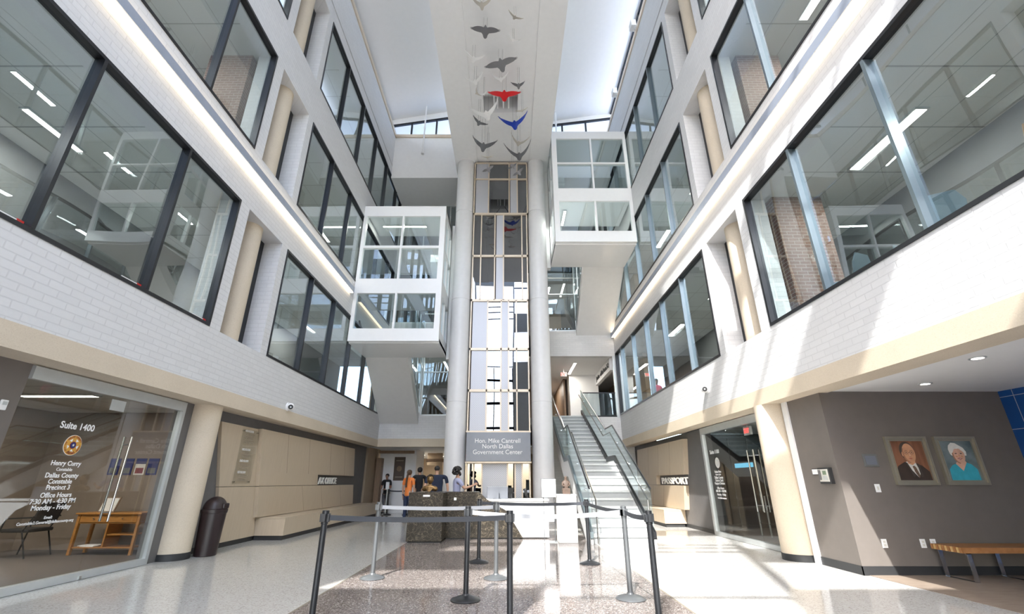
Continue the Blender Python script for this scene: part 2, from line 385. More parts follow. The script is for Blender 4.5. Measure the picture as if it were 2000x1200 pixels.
def side_wall(side):
    sg = -1 if side == 'left' else 1; xf = XL if sg < 0 else XR; xb = xf+sg*TH
    holes = [(q[0], q[1], SILL[l], TOP[l]) for l in range(3) for q in (WA, RC, WB)]
    m = MB(); wall_cells(m, 'x', xf, xb, YF, YB, 2.97, 15.5, holes); m.box(xf+sg*.03, xb, YF, YB, 15.5, 15.6); m.box(xf, xb, YF, YB, 15.6, 17.27)
    struct('wall_%s' % side, m, 'painted_brick', 'white painted brick %s atrium wall above the ground floor' % side, 'wall')
    m = MB().box(xf-sg*.006, xb, YF, YB, 2.68, 2.97); 
    struct('trim_%d' % (1 if sg < 0 else 2), m, 'beige_concrete', 'beige concrete beam along the foot of the %s brick wall' % side, 'beam')
    struct('trim_%d' % (3 if sg < 0 else 4), MB().box(xf-sg*.05, xb, YF, 17.8, 17.27, 17.47), 'champagne', 'thin tan ledge at the top of the %s brick wall' % side, 'trim')
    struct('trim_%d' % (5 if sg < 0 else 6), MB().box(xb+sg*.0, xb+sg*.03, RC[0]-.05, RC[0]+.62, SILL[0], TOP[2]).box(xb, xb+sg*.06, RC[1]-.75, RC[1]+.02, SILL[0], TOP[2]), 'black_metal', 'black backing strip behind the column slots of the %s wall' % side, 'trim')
    nm = ['second', 'third', 'fourth']
    for l in range(3):
        window_band(side, l, WA[0], WA[1], MULA, '%s floor window band on the %s wall, nearer the camera than the column slot' % (nm[l], side))
        window_band(side, l, WB[0], WB[1] if l < 3 else 17.7, MULB, '%s floor window band on the %s wall, beyond the column slot' % (nm[l], side))
    # rooms behind the glass
    xo = xf+sg*7
    m = MB()
    for l in range(3): m.box(xb, xo, YF, YB+3, SILL[l]-.35, SILL[l]-.05)
    struct('floor_%s' % side, m, 'room_floor', 'dark office floors behind the %s windows' % side, 'floor')
    m = MB()
    for l in range(3): m.box(xb, xo, YF, YB+3, TOP[l]+.12, TOP[l]+.20)
    m.build('ceiling_%s' % side, 'tile_ceiling', label='pale tiled office ceilings behind the %s windows' % side, cat='ceiling', kind='structure')
    m = MB().box(xo, xo+sg*.2, YF, YB+3, 0, 16.9)
    m.box(xb, xo, YF-.2, YF, 0, 16.9); m.box(xf+sg*3.2, xf+sg*3.3, YF, YB+3, 3.9, 15.2)
    struct('wall_%s_back' % side, m, 'room_wall', 'grey inner office walls behind the %s windows' % side, 'wall')
    struct('wall_%s_pier' % side, MB().box(xf+sg*.66, xf+sg*1.7, 8.03, 8.4, 3.9 if sg > 0 else 8.0, 15.2), 'red_brick', 'red brown brick pier inside the rooms behind the %s column slot' % side, 'wall')
    # unseen roof deck added outside, its tone per side sets the ceiling bounce
    struct('trim_%d' % (7 if sg < 0 else 8), MB().box(xb-sg*.2, xf+sg*14, YF-.5, YB+4, 16.95, 17.2), 'slate_wall' if sg < 0 else 'white_paint', 'unseen flat roof, added to set the bounce light, outside the %s clerestory' % side, 'roof')
# ceiling tile material
b = NB('tile_ceiling'); p = b.bsdf((.5, .5, .5), .8); mp = b.n('Mapping'); mp.inputs['Scale'].default_value = (1/.6, 1/1.2, 1); b.l(b.pos(), mp.inputs[0])
fr = b.n('VectorMath', operation='FRACTION'); b.l(mp.outputs[0], fr.inputs[0]); sp_ = b.n('SeparateXYZ'); b.l(fr.outputs[0], sp_.inputs[0])
mn = b.n('Math', operation='MINIMUM'); b.l(sp_.outputs[0], mn.inputs[0]); b.l(sp_.outputs[1], mn.inputs[1])
b.l(b.ramp(mn.outputs[0], [(.012, (.30, .31, .31)), (.03, (.66, .68, .66))]), p.inputs['Base Color']); M['tile_ceiling'] = b.m
side_wall('left'); side_wall('right')

struct('floor', MB().box(-13, 13, YF-.0, 32, -.3, 0), 'terrazzo', 'polished pale terrazzo floor with a dark speckled runner', 'floor')
struct('floor_wood', MB().prism([(5.30, 7.57, .001), (5.30, 7.05, .001), (5.45, 3.0, .001), (9, 3, .001), (9, 7.57, .001)], (0, 0, .004)), 'plank_floor', 'brown wood plank floor under the bench alcove', 'floor')

# central spine under the roof
m = MB().box(-2.33, -1.36, 3.4, 17.8, 14.5, 18.9).box(.95, 1.78, 3.4, 17.8, 14.5, 18.9)
m.box(-1.36, -.92, 3.4, 17.8, 14.56, 14.8).box(.37, .95, 3.4, 17.8, 14.56, 14.8).box(-.92, .37, 3.4, 12.54, 14.56, 14.8).box(-.92, .37, 13.4, 17.8, 14.56, 14.8)
struct('ceiling', m, 'spine_white', 'flat white ceiling spine running above the hanging birds', 'ceiling')
m = MB().box(-1.0, .45, 12.4, 13.5, 15.35, 15.4).box(-.97, .42, 12.48, 12.53, 14.8, 15.35).box(-.97, -.92, 12.45, 13.5, 14.8, 15.35).box(.37, .42, 12.45, 13.5, 14.8, 15.35).box(-.97, .42, 13.4, 13.45, 14.8, 15.35)
struct('ceiling_shaft', m, 'spine_white', 'pale inside of the square opening in the spine', 'ceiling')
m = MB()
for x in (-.55, -.42, -.2, .0): m.box(x, x+.05, 12.54, 13.4, 14.75, 14.85)
struct('trim_9', m, 'white_paint', 'white bars across the square opening in the spine', 'trim')
# roofs
def slab4(a, b_, y0, y1, t=.2): # a,b = (x,z)
    return MB().prism([(a[0], y0, a[1]), (b_[0], y0, b_[1]), (b_[0], y0, b_[1]+t), (a[0], y0, a[1]+t)], (0, y1-y0, 0))
struct('ceiling_roof_left', slab4((-6.9, 18.32), (-2.2, 19.25), YF, 20.3), 'ceiling_white', 'white sloping roof ceiling left of the spine', 'ceiling')
struct('ceiling_roof_right', slab4((1.6, 18.30), (6.2, 19.15), YF, 20.3), 'ceiling_white', 'white sloping roof ceiling right of the spine', 'ceiling')
# clerestory glazing along both sides
def clerestory(n, x, label, ztop):
    t = thing('window_%d' % n, label, 'window', (x, 8, 17.45), kind='structure'); f = MB()
    f.box(x-.04, x+.04, YF, 17.9, 17.44, 17.5).box(x-.04, x+.04, YF, 17.9, ztop-.06, ztop)
    f.build('window_frame', 'dark_frame', t)
    y = YF
    while y < 17.8: MB().box(x-.03, x+.03, y, y+.05, 17.5, ztop-.06).build('mullion', 'dark_frame', t); y += 2.6
    MB().box(x-.004, x+.004, YF, 17.9, 17.5, ztop-.06).build('pane', 'facade_glass', t)
clerestory(20, -5.95, 'strip of clerestory glass above the left wall ledge', 18.48)
clerestory(21, 5.28, 'strip of clerestory glass above the right wall ledge', 18.95)
# far upper wall, soffit and gable glass
m = MB().box(XL, -2.3, 17.8, 18.1, 14.95, 17.27).box(1.7, XR, 17.8, 18.1, 14.95, 17.27).box(-2.3, 1.7, 17.8, 18.1, 14.95, 18.3)
struct('wall_far_upper', m, 'white_paint', 'pale upper far wall hanging below the gable windows', 'wall')
struct('ceiling_soffit', MB().box(XL, XR, 17.8, YB+.3, 14.87, 14.95), 'white_paint', 'grey soffit beneath the upper far wall', 'ceiling')
struct('trim_10', MB().box(XL, -2.3, 17.74, 18.1, 17.27, 17.45).box(1.7, XR, 17.74, 18.1, 17.27, 17.45), 'champagne', 'thin tan ledge under the gable windows', 'trim')
def gable(n, x0, x1, za, zb, muls, label):
    t = thing('window_%d' % n, label, 'window', (x0, 17.95, 17.45), kind='structure')
    def zt(x): return za+(zb-za)*(x-x0)/(x1-x0)
    f = MB(); w = .1
    f.prism([(x0, 17.9, zt(x0)-w), (x1, 17.9, zt(x1)-w), (x1, 17.9, zt(x1)), (x0, 17.9, zt(x0))], (0, .1, 0))
    f.box(x0, x1, 17.9, 18.0, 17.45, 17.5)
    f.build('window_frame', 'dark_frame', t)
    for x in muls: MB().box(x-.04, x+.04, 17.9, 18.0, 17.5, zt(x)-w).build('mullion', 'dark_frame', t)
    MB().prism([(x0, 17.95, 17.5), (x1, 17.95, 17.5), (x1, 17.95, zt(x1)-w), (x0, 17.95, zt(x0)-w)], (0, .01, 0)).build('pane', 'facade_glass', t)
    MB().prism([(x0, 17.9, zt(x0)), (x1, 17.9, zt(x1)), (x1, 17.9, zt(x1)+.6), (x0, 17.9, zt(x0)+.6)], (0, .1, 0)).build('lintel', 'white_paint', t)
gable(22, -6.0, -2.3, 18.18, 18.86, [-4.87, -3.62], 'sloping gable window above the far ledge, left of the spine')
gable(23, 1.75, 5.4, 18.17, 18.72, [2.75, 3.95], 'sloping gable window above the far ledge, right of the spine')

# far wall
holes = [(-6.05, -1.6, 0, 2.68), (-1.6, 1.2, 0, 14.9), (-3.87, -1.6, 4.0, 6.68), (XL, -1.6, 8.3, 10.9), (XL, -1.6, 12.3, 14.87),
         (1.2, 4.87, 3.94, 6.68), (1.2, 3.28, 7.9, 11.4), (1.2, 4.87, 12.3, 14.87), (1.2, 1.9, 0, 2.68)]
m = MB(); wall_cells(m, 'y', YB, YB+.3, -6.05, XR+.5, 0, 14.87, holes)
struct('wall_far', m, 'painted_brick', 'white painted brick wall at the far end of the atrium', 'wall')
struct('trim_11', MB().box(XL, -1.6, YB-.01, YB+.31, 2.68, 3.02), 'beige_concrete', 'beige concrete lintel over the far ground floor hall', 'beam')
def far_window(n, x0, x1, z0, z1, vx, hz, label, mat='light_alu'):
    t = thing('window_%d' % n, label, 'window', (x0, YB+.1, z0), kind='structure'); f = MB(); w = .05
    f.box(x0, x1, YB+.02, YB+.14, z0, z0+w).box(x0, x1, YB+.02, YB+.14, z1-w, z1).box(x0, x0+w, YB+.02, YB+.14, z0+w, z1-w).box(x1-w, x1, YB+.02, YB+.14, z0+w, z1-w)
    f.build('window_frame', mat, t)
    for x in vx: MB().box(x-.03, x+.03, YB+.02, YB+.14, z0+w, z1-w).build('mullion', mat, t)
    for z in hz: MB().box(x0+w, x1-w, YB+.03, YB+.13, z-.025, z+.025).build('transom', mat, t)
    MB().box(x0+w, x1-w, YB+.08, YB+.085, z0+w, z1-w).build('pane', 'window_glass', t)
far_window(24, -3.87, -1.6, 4.0, 6.68, [], [5.95], 'clear glazed opening on the second floor beside the left grey column')
far_window(25, XL, -1.6, 8.3, 10.9, [-4.3, -3], [], 'glazed opening on the far wall behind the left hanging glass box')
far_window(26, XL, -1.6, 12.3, 14.87, [-4.3, -3], [], 'dark glazed opening on the fourth floor at the far left')
far_window(27, 1.6, 3.28, 7.9, 11.4, [], [9.8, 10.66], 'glazed opening on the third floor beside the right grey column')
far_window(28, 1.6, 4.87, 12.3, 14.87, [2.6, 3.7], [], 'glazed opening on the far wall behind the right hanging glass box')
# rooms beyond the far wall
m = MB()
for z in (3.64, 7.78, 11.9): m.box(-6.05, 6, YB+.3, 31, z, z+.3 if z > 4 else 3.94)
struct('floor_beyond', m, 'room_floor', 'floors of the halls beyond the far wall', 'floor')
m = MB()
for z in (2.70, 6.68, 11.0, 14.95): m.box(-6.05, 6.5, YB+.3, 31, z, z+.06)
struct('ceiling_beyond', m, 'ceiling_white', 'white ceilings of the halls beyond the far wall', 'ceiling')
m = MB().box(-6.05, 6.5, 31, 31.2, 0, 15).box(-6.25, -6.05, YB+.3, 31, 0, 15).box(6.3, 6.5, YB+.3, 31, 0, 15)
m.box(-6.05, 3.2, 25.5, 25.7, 7.9, 15)
struct('wall_beyond', m, 'tan_wall', 'tan end walls of the halls beyond the far wall', 'wall')
m = MB().box(-5.95, -4.35, 22.0, 22.2, 0, 2.70).box(-4.35, -4.25, 22.0, 24.0, 0, 2.70)
struct('wall_lobby', m, 'white_paint', 'pale partition in the ground floor hall carrying a dark poster', 'wall')
struct('door_1', MB().box(-5.98, -5.75, 21.6, 22.0, 0, 2.3), 'brown_door', 'brown wooden door frame left of the poster partition', 'door')
struct('door_2', MB().box(-2.9, -1.9, 30.9, 31.0, 0, 2.1), 'brown_door', 'dark doorway at the end of the ground floor hall', 'door')
m = MB().box(-3.75, -3.45, 24.9, 25.2, 0, 2.70).box(-4.25, -3.75, 25.0, 25.1, 0, .9).box(-4.25, -3.75, 25.0, 25.1, 2.1, 2.7)
struct('wall_lobby_screen', m, 'tan_wall', 'tan pillar and low screen in the far ground floor hall', 'wall')
struct('trim_18', MB().box(-5.9, -4.3, 21.6, 21.72, 2.50, 2.62).box(-4.25, -2.4, 24.6, 24.7, 2.25, 2.40), 'brown_door', 'dark brown header beams in the far ground floor hall', 'trim')
struct('door_5', MB().box(-3.3, -2.6, 27.9, 28.0, 0, 2.15), 'office_dark', 'dark brown double door deep in the ground floor hall', 'door')
struct('wall_lobby_cream', MB().box(-2.6, -1.9, 27.9, 28.1, 0, 2.7).box(-3.3, -2.6, 27.9, 28.1, 2.15, 2.7), 'maple_panel', 'cream wall round the double door deep in the ground floor hall', 'wall')
struct('wall_hall_right', MB().box(3.45, 4.85, 24.0, 24.2, 3.94, 6.68).box(3.3, 3.45, 24.0, 31, 3.94, 6.68), 'white_paint', 'white wall facing the head of the stairs', 'wall')
struct('wall_hall_left', MB().box(1.2, 1.3, YB+.3, 31, 3.94, 6.68).box(3.1, 3.2, 25, 31, 3.94, 6.68), 'brown_door', 'brown panelled side wall in the hall above the stairs', 'wall')
m = MB().box(4.72, 4.9, YB+.3, 24, 6.1, 6.68)
struct('trim_12', m, 'white_paint', 'white bulkhead with dark lettering above the stair head', 'trim')
struct('wall_lobby_right', MB().box(1.9, 2.1, 20.4, 26, 0, 2.7).box(-.3, 6, 26, 26.2, 0, 2.7), 'tan_wall', 'tan wall glimpsed under the stairs', 'wall')

# ---------------- ground floor, left side
XLb = -6.05
m = MB().box(XLb-.2, XLb, YF, 5.6, 0, 2.68)
struct('wall_left_lower', m, 'grey_wall', 'dark taupe wall left of the glass office front', 'wall')
m = MB().box(XLb-.2, XLb, 8.55, YB, 0, 2.68)
struct('wall_left_panel_side', m, 'slate_wall', 'dark grey wall around the wood panels on the left', 'wall')
m = MB().box(XLb-.0, XLb+.012, 8.75, YB, 0, .1)
struct('baseboard_left', m, 'base_black', 'black baseboard below the left wood panels', 'baseboard')
# office behind
struct('wall_office_back', MB().box(-10.2, -10, YF, 10.4, 0, 2.75).box(-10, XLb-.2, 10.2, 10.4, 0, 2.75), 'office_wall', 'taupe walls of the left office', 'wall')
struct('wall_office_dark', MB().box(-9.99, -9.9, 2, 8.2, 0, 2.1), 'office_dark', 'dark brown doorway recess in the left office', 'wall')
struct('floor_office', MB().box(-10, XLb-.05, YF, 10.2, .001, .006), 'carpet', 'brown carpet of the left office', 'floor')
m = MB().box(-10, XLb-.05, YF, 10.2, 2.72, 2.78)
struct('ceiling_office', m, 'tile_ceiling', 'tiled ceiling of the left office', 'ceiling')
# ---------------- ground floor, right side
XRb = 5.45
struct('wall_right_panel_side', MB().box(XRb, XRb+.2, 12.95, YB, 0, 2.68), 'slate_wall', 'dark grey wall around the wood panels on the right', 'wall')
struct('baseboard_right', MB().box(XRb-.012, XRb, 12.95, YB, 0, .1), 'base_black', 'black baseboard beyond the right glass office front', 'baseboard')
m = MB().box(5.23, 5.43, 7.57, 8.62, 0, 2.70).box(5.43, 8.25, 7.57, 7.77, 0, 2.70)
struct('wall_alcove', m, 'grey_wall', 'taupe wall of the bench alcove carrying two portraits', 'wall')
struct('baseboard_alcove', MB().box(5.218, 5.23, 7.558, 8.62, 0, .12).box(5.218, 8.25, 7.558, 7.57, 0, .12), 'base_black', 'black baseboard round the bench alcove', 'baseboard')
struct('wall_blue', MB().box(8.25, 8.45, 2, 7.77, 0, 2.75), 'blue_tile', 'deep blue tiled wall at the right edge', 'wall')
struct('ceiling_alcove', MB().box(5.38, 8.45, YF, 7.77, 2.70, 2.76), 'ceiling_white', 'white ceiling over the bench alcove', 'ceiling')
struct('trim_13', MB().box(5.205, 5.23, 8.62, 8.66, 0, 2.68).box(5.2, 5.23, 8.5, 8.62, 0, 2.68), 'pure_white', 'white joint strip between the right round column and the taupe wall', 'trim')
struct('wall_right_office', MB().box(8.6, 8.8, 7.8, 15.0, 0, 2.7).box(XRb+.2, 8.6, 14.8, 15, 0, 2.7).box(XRb, 8.6, 7.8, 8.0, 0, 2.7), 'dark_wall', 'dark walls inside the right glass office', 'wall')
struct('ceiling_right_office', MB().box(XRb, 8.6, 7.8, 15, 2.72, 2.78), 'tile_ceiling', 'tiled ceiling inside the right glass office', 'ceiling')
struct('floor_right_office', MB().box(XRb+.05, 8.6, 7.8, 14.8, .001, .006), 'carpet', 'brown carpet inside the right glass office', 'floor')

# ---------------- round columns
def column(x, y, z0, z1, r, mat, label, base=None, rings=(), group=None):
    t = thing('round_column', label, 'column', (x, y, z0), group)
    pr = [(r, z0)]
    for q in rings: pr += [(r, q-.012), (r-.012, q-.006), (r-.012, q+.006), (r, q+.012)]
    pr += [(r, z1)]
    MB().lathe((x, y, 0), pr, 40).build('shaft', mat, t, smooth=True)
    if base: MB().lathe((x, y, 0), [(r+.008, 0), (r+.008, base), (r, base)], 40).build('base_band', 'base_black', t, smooth=True)
column(-6.0, 9.05, 0, 2.68, .29, 'beige_concrete', 'beige speckled ground floor column beside the brown bin', .11)
column(5.17, 8.98, 0, 2.68, .29, 'beige_concrete', 'beige speckled ground floor column beside the right glass office', .11)
for sx, side in ((-6.0, 'left'), (5.33, 'right')):
    for l in range(3):
        column(sx, 9.05, SILL[l], TOP[l], .28, 'beige_concrete', 'beige column in the %s floor slot of the %s wall' % (['second', 'third', 'fourth'][l], side), group='beige columns in the wall slots')
column(-1.84, 16.38, 0, 14.5, .375, 'column_white', 'tall pale grey column left of the lift tower', None, (3.94, 7.9, 11.9))
column(1.22, 16.38, 0, 14.5, .375, 'column_white', 'tall pale grey column right of the lift tower', None, (3.94, 7.9, 11.9))

# ---------------- entrance front behind the camera (its glazing lets the sun in)
t = thing('wall_entrance', 'glazed entrance front that lets the sun in', 'wall', (0, YF-.1, 0), kind='structure')
holes = [(-5.3, -2.8, .0, 2.5), (-2.7, .4, 0, 17.2), (.5, 4.7, 0, 2.5), (-5.9, -2.8, 10.45, 12.1), (-5.9, -2.8, 14.1, 15.1), (-5.9, -2.8, 15.6, 18.0),
         (.5, 4.7, 10.4, 12.85), (.5, 4.7, 14.45, 18.0)]
m = MB(); wall_cells(m, 'y', YF-.25, YF, -6.05, 5.38, 0, 18.4, holes); m.build('brick_front', 'painted_brick', t)
m = MB()
for z in (10.0, 14.0, 14.6, 15.1): m.box(-2.7, .4, YF-.12, YF-.04, z-.03, z+.03)
for z in (2.6, 5.2, 7.0, 8.8): m.box(-2.7, .4, YF-.14, YF-.04, z-.09, z+.09)
for x in (-2.7, -1.15, .34): m.box(x, x+.06, YF-.12, YF-.04, 0, 9.9)
for x in (-4.1, 1.9, 3.3): m.box(x, x+.05, YF-.12, YF-.04, 0, 2.5)
for z in (15.7, 16.95): m.box(.5, 4.7, YF-.12, YF-.04, z-.04, z+.04)
m.build('glazing_bars', 'dark_frame', t)
m = MB().box(-5.3, 4.7, YF-.085, YF-.08, 0, 18.2); m.build('pane', 'facade_glass', t)
# outside
struct('ground_outside', MB().box(-60, 60, -60, YF-.25, -.35, -.05), 'gravel', 'pale paving outside the entrance', 'ground')

# ================================================================== lift tower
t = thing('lift_tower', 'glazed lift tower between the two tall grey columns', 'lift tower', (-.32, 16.2, 0))
Y0 = 16.2
m = MB().box(-1.40, .78, Y0+.12, Y0+2.3, 0, 14.5); m.build('shaft_core', 'office_dark', t)
def fr(m, x0, x1, z0, z1, d=.09): m.box(x0, x1, Y0-.02, Y0+d, z0, z1)
fw = .045
segs = [  # z0, z1, posts, perforated x spans, transoms
 (0, 1.91, [-1.42, -1.19, -.90, -.04, .22, .46, .72], [(-.90, -.04), (.22, .46)], []),
 (2.88, 4.36, [-1.44, -.80, -.28, .0, .30, .74], [(-1.40, -.80), (-.28, .0)], []),
 (4.36, 5.91, [-1.44, -.80, -.28, .0, .30, .74], [(-1.40, -.80), (-.28, .0)], []),
 (5.91, 7.88, [-1.44, -.80, -.28, .0, .30, .74], [(-1.40, -.80), (-.28, .0)], []),
 (7.88, 9.82, [-1.44, -1.12, -.56, -.20, .55, .76], [(-.52, -.20)], []),
 (9.82, 11.81, [-1.44, -1.12, -.56, -.20, .55, .76], [(-.52, -.20)], []),
 (11.81, 14.46, [-1.46, -.85, .03, .38, .80], [(-1.42, -.85), (.06, .38)], [13.55])]
fm = MB(); pm = []
for z0, z1, posts, perfs, trs in segs:
    for x in posts: fr(fm, x, x+fw, z0, z1)
    fr(fm, posts[0], posts[-1]+fw, z1-.05, z1)
    if z0: fr(fm, posts[0], posts[-1]+fw, z0, z0+.04)
    for z in trs: fr(fm, posts[0], posts[-1]+fw, z, z+.05)
    for a, b_ in perfs: MB().box(a+fw if a < -1 else a+fw, b_, Y0+.03, Y0+.04, z0+.04, z1-.05).build('perforated_panel', 'perforated', t)
fm.build('tower_frame', 'champagne', t)
for z0, z1, posts, perfs, trs in segs:
    xs = posts
    for i in range(len(xs)-1):
        a, b_ = xs[i]+fw, xs[i+1]
        if not any(p_[0]-.01 <= a <= p_[1] for p_ in perfs): MB().box(a, b_, Y0+.05, Y0+.056, z0+.04, z1-.05).build('pane', 'lift_glass', t)
sg_ = thing('hanging_sign', 'grey name sign with white lettering above the lift doors', 'sign', (-.35, 15.9, 1.9))
MB().box(-1.42, .77, 15.90, 16.18, 1.92, 2.87).build('sign_board', 'sign_grey', sg_, bevel=.01)
MB().box(-1.44, .79, 15.92, 16.13, 2.87, 2.92).box(-1.44, .79, 15.92, 16.13, 1.87, 1.92).build('sign_rail', 'champagne', sg_)
tm = MB()
for s_, z in (('Hon. Mike Cantrell', 2.52), ('North Dallas', 2.34), ('Government Center', 2.155)):
    put_text(tm, s_, .205, (-.35, 15.895, z), (1, 0, 0), (0, 0, 1), 0, .004, sx=.98)
tm.build('lettering', 'pure_white', sg_)

# ================================================================== hanging glass boxes
def glass_box(name, label, x0, x1, zb, zt, rows, cols, side_open, grp):
    t = thing(name, label, 'stair landing box', (x0, 15.0, zb), grp)
    ya, yb = 15.0, 17.1; f = MB()
    # front face made of solid frame with the window holes left open
    holes = [(c[0], c[1], r[0], r[1]) for r in rows for c in cols]
    wall_cells(f, 'y', ya, ya+.16, x0, x1, zb, zt, holes)
    inner = x1 if side_open == 'right' else x0; s_ = -1 if side_open == 'right' else 1
    sh = [(15.35, 16.1, r[0], r[1]) for r in rows]+[(16.2, 16.9, r[0], r[1]) for r in rows]
    g = MB(); wall_cells(g, 'x', inner, inner+s_*.14, ya+.16, yb, zb, zt, sh)
    f.build('front_frame', 'box_white', t); g.build('side_frame', 'box_white', t)
    MB().box(x0, x1, ya+.16, yb, zb-.04, zb+.12).build('underside', 'box_white', t)
    MB().box(x0, x1, ya+.16, yb, zt-.12, zt).build('roof_panel', 'box_white', t)
    zf = rows[2][1]+.12
    MB().box(x0+.05, x1-.05, ya+.16, yb, zf, zf+.2).build('floor_slab', 'box_white', t)
    for r in rows:
        for c in cols: MB().box(c[0]-.02, c[1]+.02, ya+.07, ya+.078, r[0]-.02, r[1]+.02).build('pane', 'box_glass', t)
    for h in sh: MB().box(inner+s_*.06, inner+s_*.068, h[0]-.02, h[1]+.02, h[2]-.02, h[3]+.02).build('side_pane', 'box_glass', t)
    MB().box(inner-s_*.02, inner-s_*.22, 16.95, 17.2, zb-.15, zt+.3).build('edge_fin', 'box_white', t)
    return t
ltb = glass_box('glass_landing_box', 'white framed glass landing box hanging at the left, lower of the two', XL+.005, -2.42, 5.86, 11.38,
    [(9.63, 10.93), (8.25, 9.53), (6.32, 7.67)], [(-5.47, -4.09), (-4.02, -2.62)], 'right', None)
rtb = glass_box('glass_landing_box', 'white framed glass landing box hanging at the right, upper of the two', 1.82, XR-.005, 9.80, 15.10,
    [(13.5, 14.72), (12.23, 13.43), (10.27, 11.63)], [(2.02, 3.41), (3.48, 4.8)], 'left', None)
# sloping stair soffits behind each box, with their glazed flank
def sloped(x0, x1, p0, p1, label, n, tt=.45):
    m = MB().prism([(x0, p0[0], p0[1]), (x0, p1[0], p1[1]), (x0, p1[0], p1[1]+tt), (x0, p0[0], p0[1]+tt)], (x1-x0, 0, 0))
    struct('trim_%d' % n, m, 'white_paint', label, 'stair soffit')
sloped(XL+.01, -3.92, (17.1, 5.84), (20.1, 3.64), 'white sloping stair soffit behind the left glass box', 14)
sloped(3.2, XR-.01, (17.1, 9.78), (20.1, 7.68), 'white sloping stair soffit behind the right glass box', 15)
def wall_trim(x0, x1, p0, p1, p2, label, n):
    m = MB(); 
    for a, b_ in ((p0, p1), (p1, p2)):
        m.prism([(x0, a[0], a[1]), (x0, b_[0], b_[1]), (x0, b_[0], b_[1]+.09), (x0, a[0], a[1]+.09)], (x1-x0, 0, 0))
    struct('trim_%d' % n, m, 'dark_frame', label, 'trim')
wall_trim(XL, XL+.05, (15.9, 6.85), (16.9, 6.25), (20.05, 4.1), 'dark slanted frame along the left stair soffit', 16)
wall_trim(XR-.05, XR, (15.2, 11.0), (16.9, 10.35), (20.05, 8.12), 'dark slanted frame along the right stair soffit', 17)
def flank(n, x, pts, label, muls):
    t = thing('window_%d' % n, label, 'window', (x, 18.5, pts[0][1]), kind='structure')
    MB().prism([(x, y, z) for y, z in pts], (.008, 0, 0)).build('pane', 'window_glass', t)
    for (ya, za, yb_, zb_) in muls: MB().tube([(x, ya, za), (x, yb_, zb_)], .03, 4).build('mullion', 'light_alu', t)
flank(29, -3.9, [(17.2, 6.3), (20.05, 4.1), (20.05, 8.3), (17.2, 8.3)], 'glazed flank of the left stair above the white soffit', [(17.9, 5.8, 17.9, 8.3), (18.9, 5.1, 18.9, 8.3), (17.2, 6.5, 20.05, 4.35), (17.3, 6.9, 20.05, 6.1), (20.0, 4.1, 20.0, 8.3)])
flank(30, 3.2, [(17.2, 10.2), (20.05, 8.1), (20.05, 12.2), (17.2, 12.2)], 'glazed flank of the right stair above the white soffit', [(17.9, 9.8, 17.9, 12.2), (18.9, 9.1, 18.9, 12.2), (17.2, 10.4, 20.05, 8.35), (20.0, 8.1, 20.0, 12.2)])
for nm, x0, x1, z0, lab in (('beam', -3.3, -2.9, 6.4, 'left'), ('beam', 2.2, 2.6, 10.4, 'right')):
    m = MB().prism([(x0, 17.1, z0+3.6), (x0, 20.05, z0+1.2), (x0, 20.05, z0+1.55), (x0, 17.1, z0+3.95)], (x1-x0, 0, 0))
    m.build('stair_beam', 'light_alu', None, label='grey sloping stair beam seen through the %s glass box' % lab, cat='beam', kind='structure')

# ================================================================== main staircase
t = thing('staircase', 'pale stone staircase with glass guards rising at the right', 'staircase', (2.55, 11.2, 0))
SX0, SX1 = 1.85, 3.25
def stair_z():
    out = []; y = 11.2; z = 0
    for i in range(10): out.append((y, z, z+.179)); z += .179; y += .33
    yl = y+1.05; zl = z
    y2 = yl; 
    out[-1] = (out[-1][0], out[-1][1], out[-1][2])
    up = (3.94-zl)/12; n = 12; dy = (20.1-y2)/n
    for i in range(n): out.append((y2+i*dy, zl+i*up, zl+(i+1)*up))
    return out, y, yl, zl
steps, yA, yBl, zl = stair_z()
m = MB()
for i, (y, z, zz) in enumerate(steps):
    yn = steps[i+1][0] if i+1 < len(steps) else 20.4
    MB().box(SX0+.03, SX1-.03, y-.03, yn+.01, zz-.05, zz).build('tread', 'stone_step', t); MB().box(SX0+.03, SX1-.03, y, y+.02, z if z else 0, zz-.05).build('riser', 'stone_riser', t)
pr = [(11.05, 0), (11.05, .12), (yA-.1, zl+.12), (yBl-.1, zl+.12), (20.1, 4.1), (20.1, 3.6), (yBl+.2, zl-.35), (yA+.1, zl-.35), (11.75, 0)]
for x in (SX0-.02, SX1-.03): MB().prism([(x, y, z) for y, z in pr], (.05, 0, 0)).build('stringer', 'white_paint', t)
path = [(11.05, .12), (yA-.1, zl+.12), (yBl-.1, zl+.12), (20.1, 4.1)]
def strip(x, w, a, h0, h1):
    m = MB()
    for i in range(3):
        (y0, z0), (y1, z1) = path[i], path[i+1]
        m.prism([(x, y0, z0+h0), (x, y1, z1+h0), (x, y1, z1+h1), (x, y0, z0+h1)], (w, 0, 0))
    return m
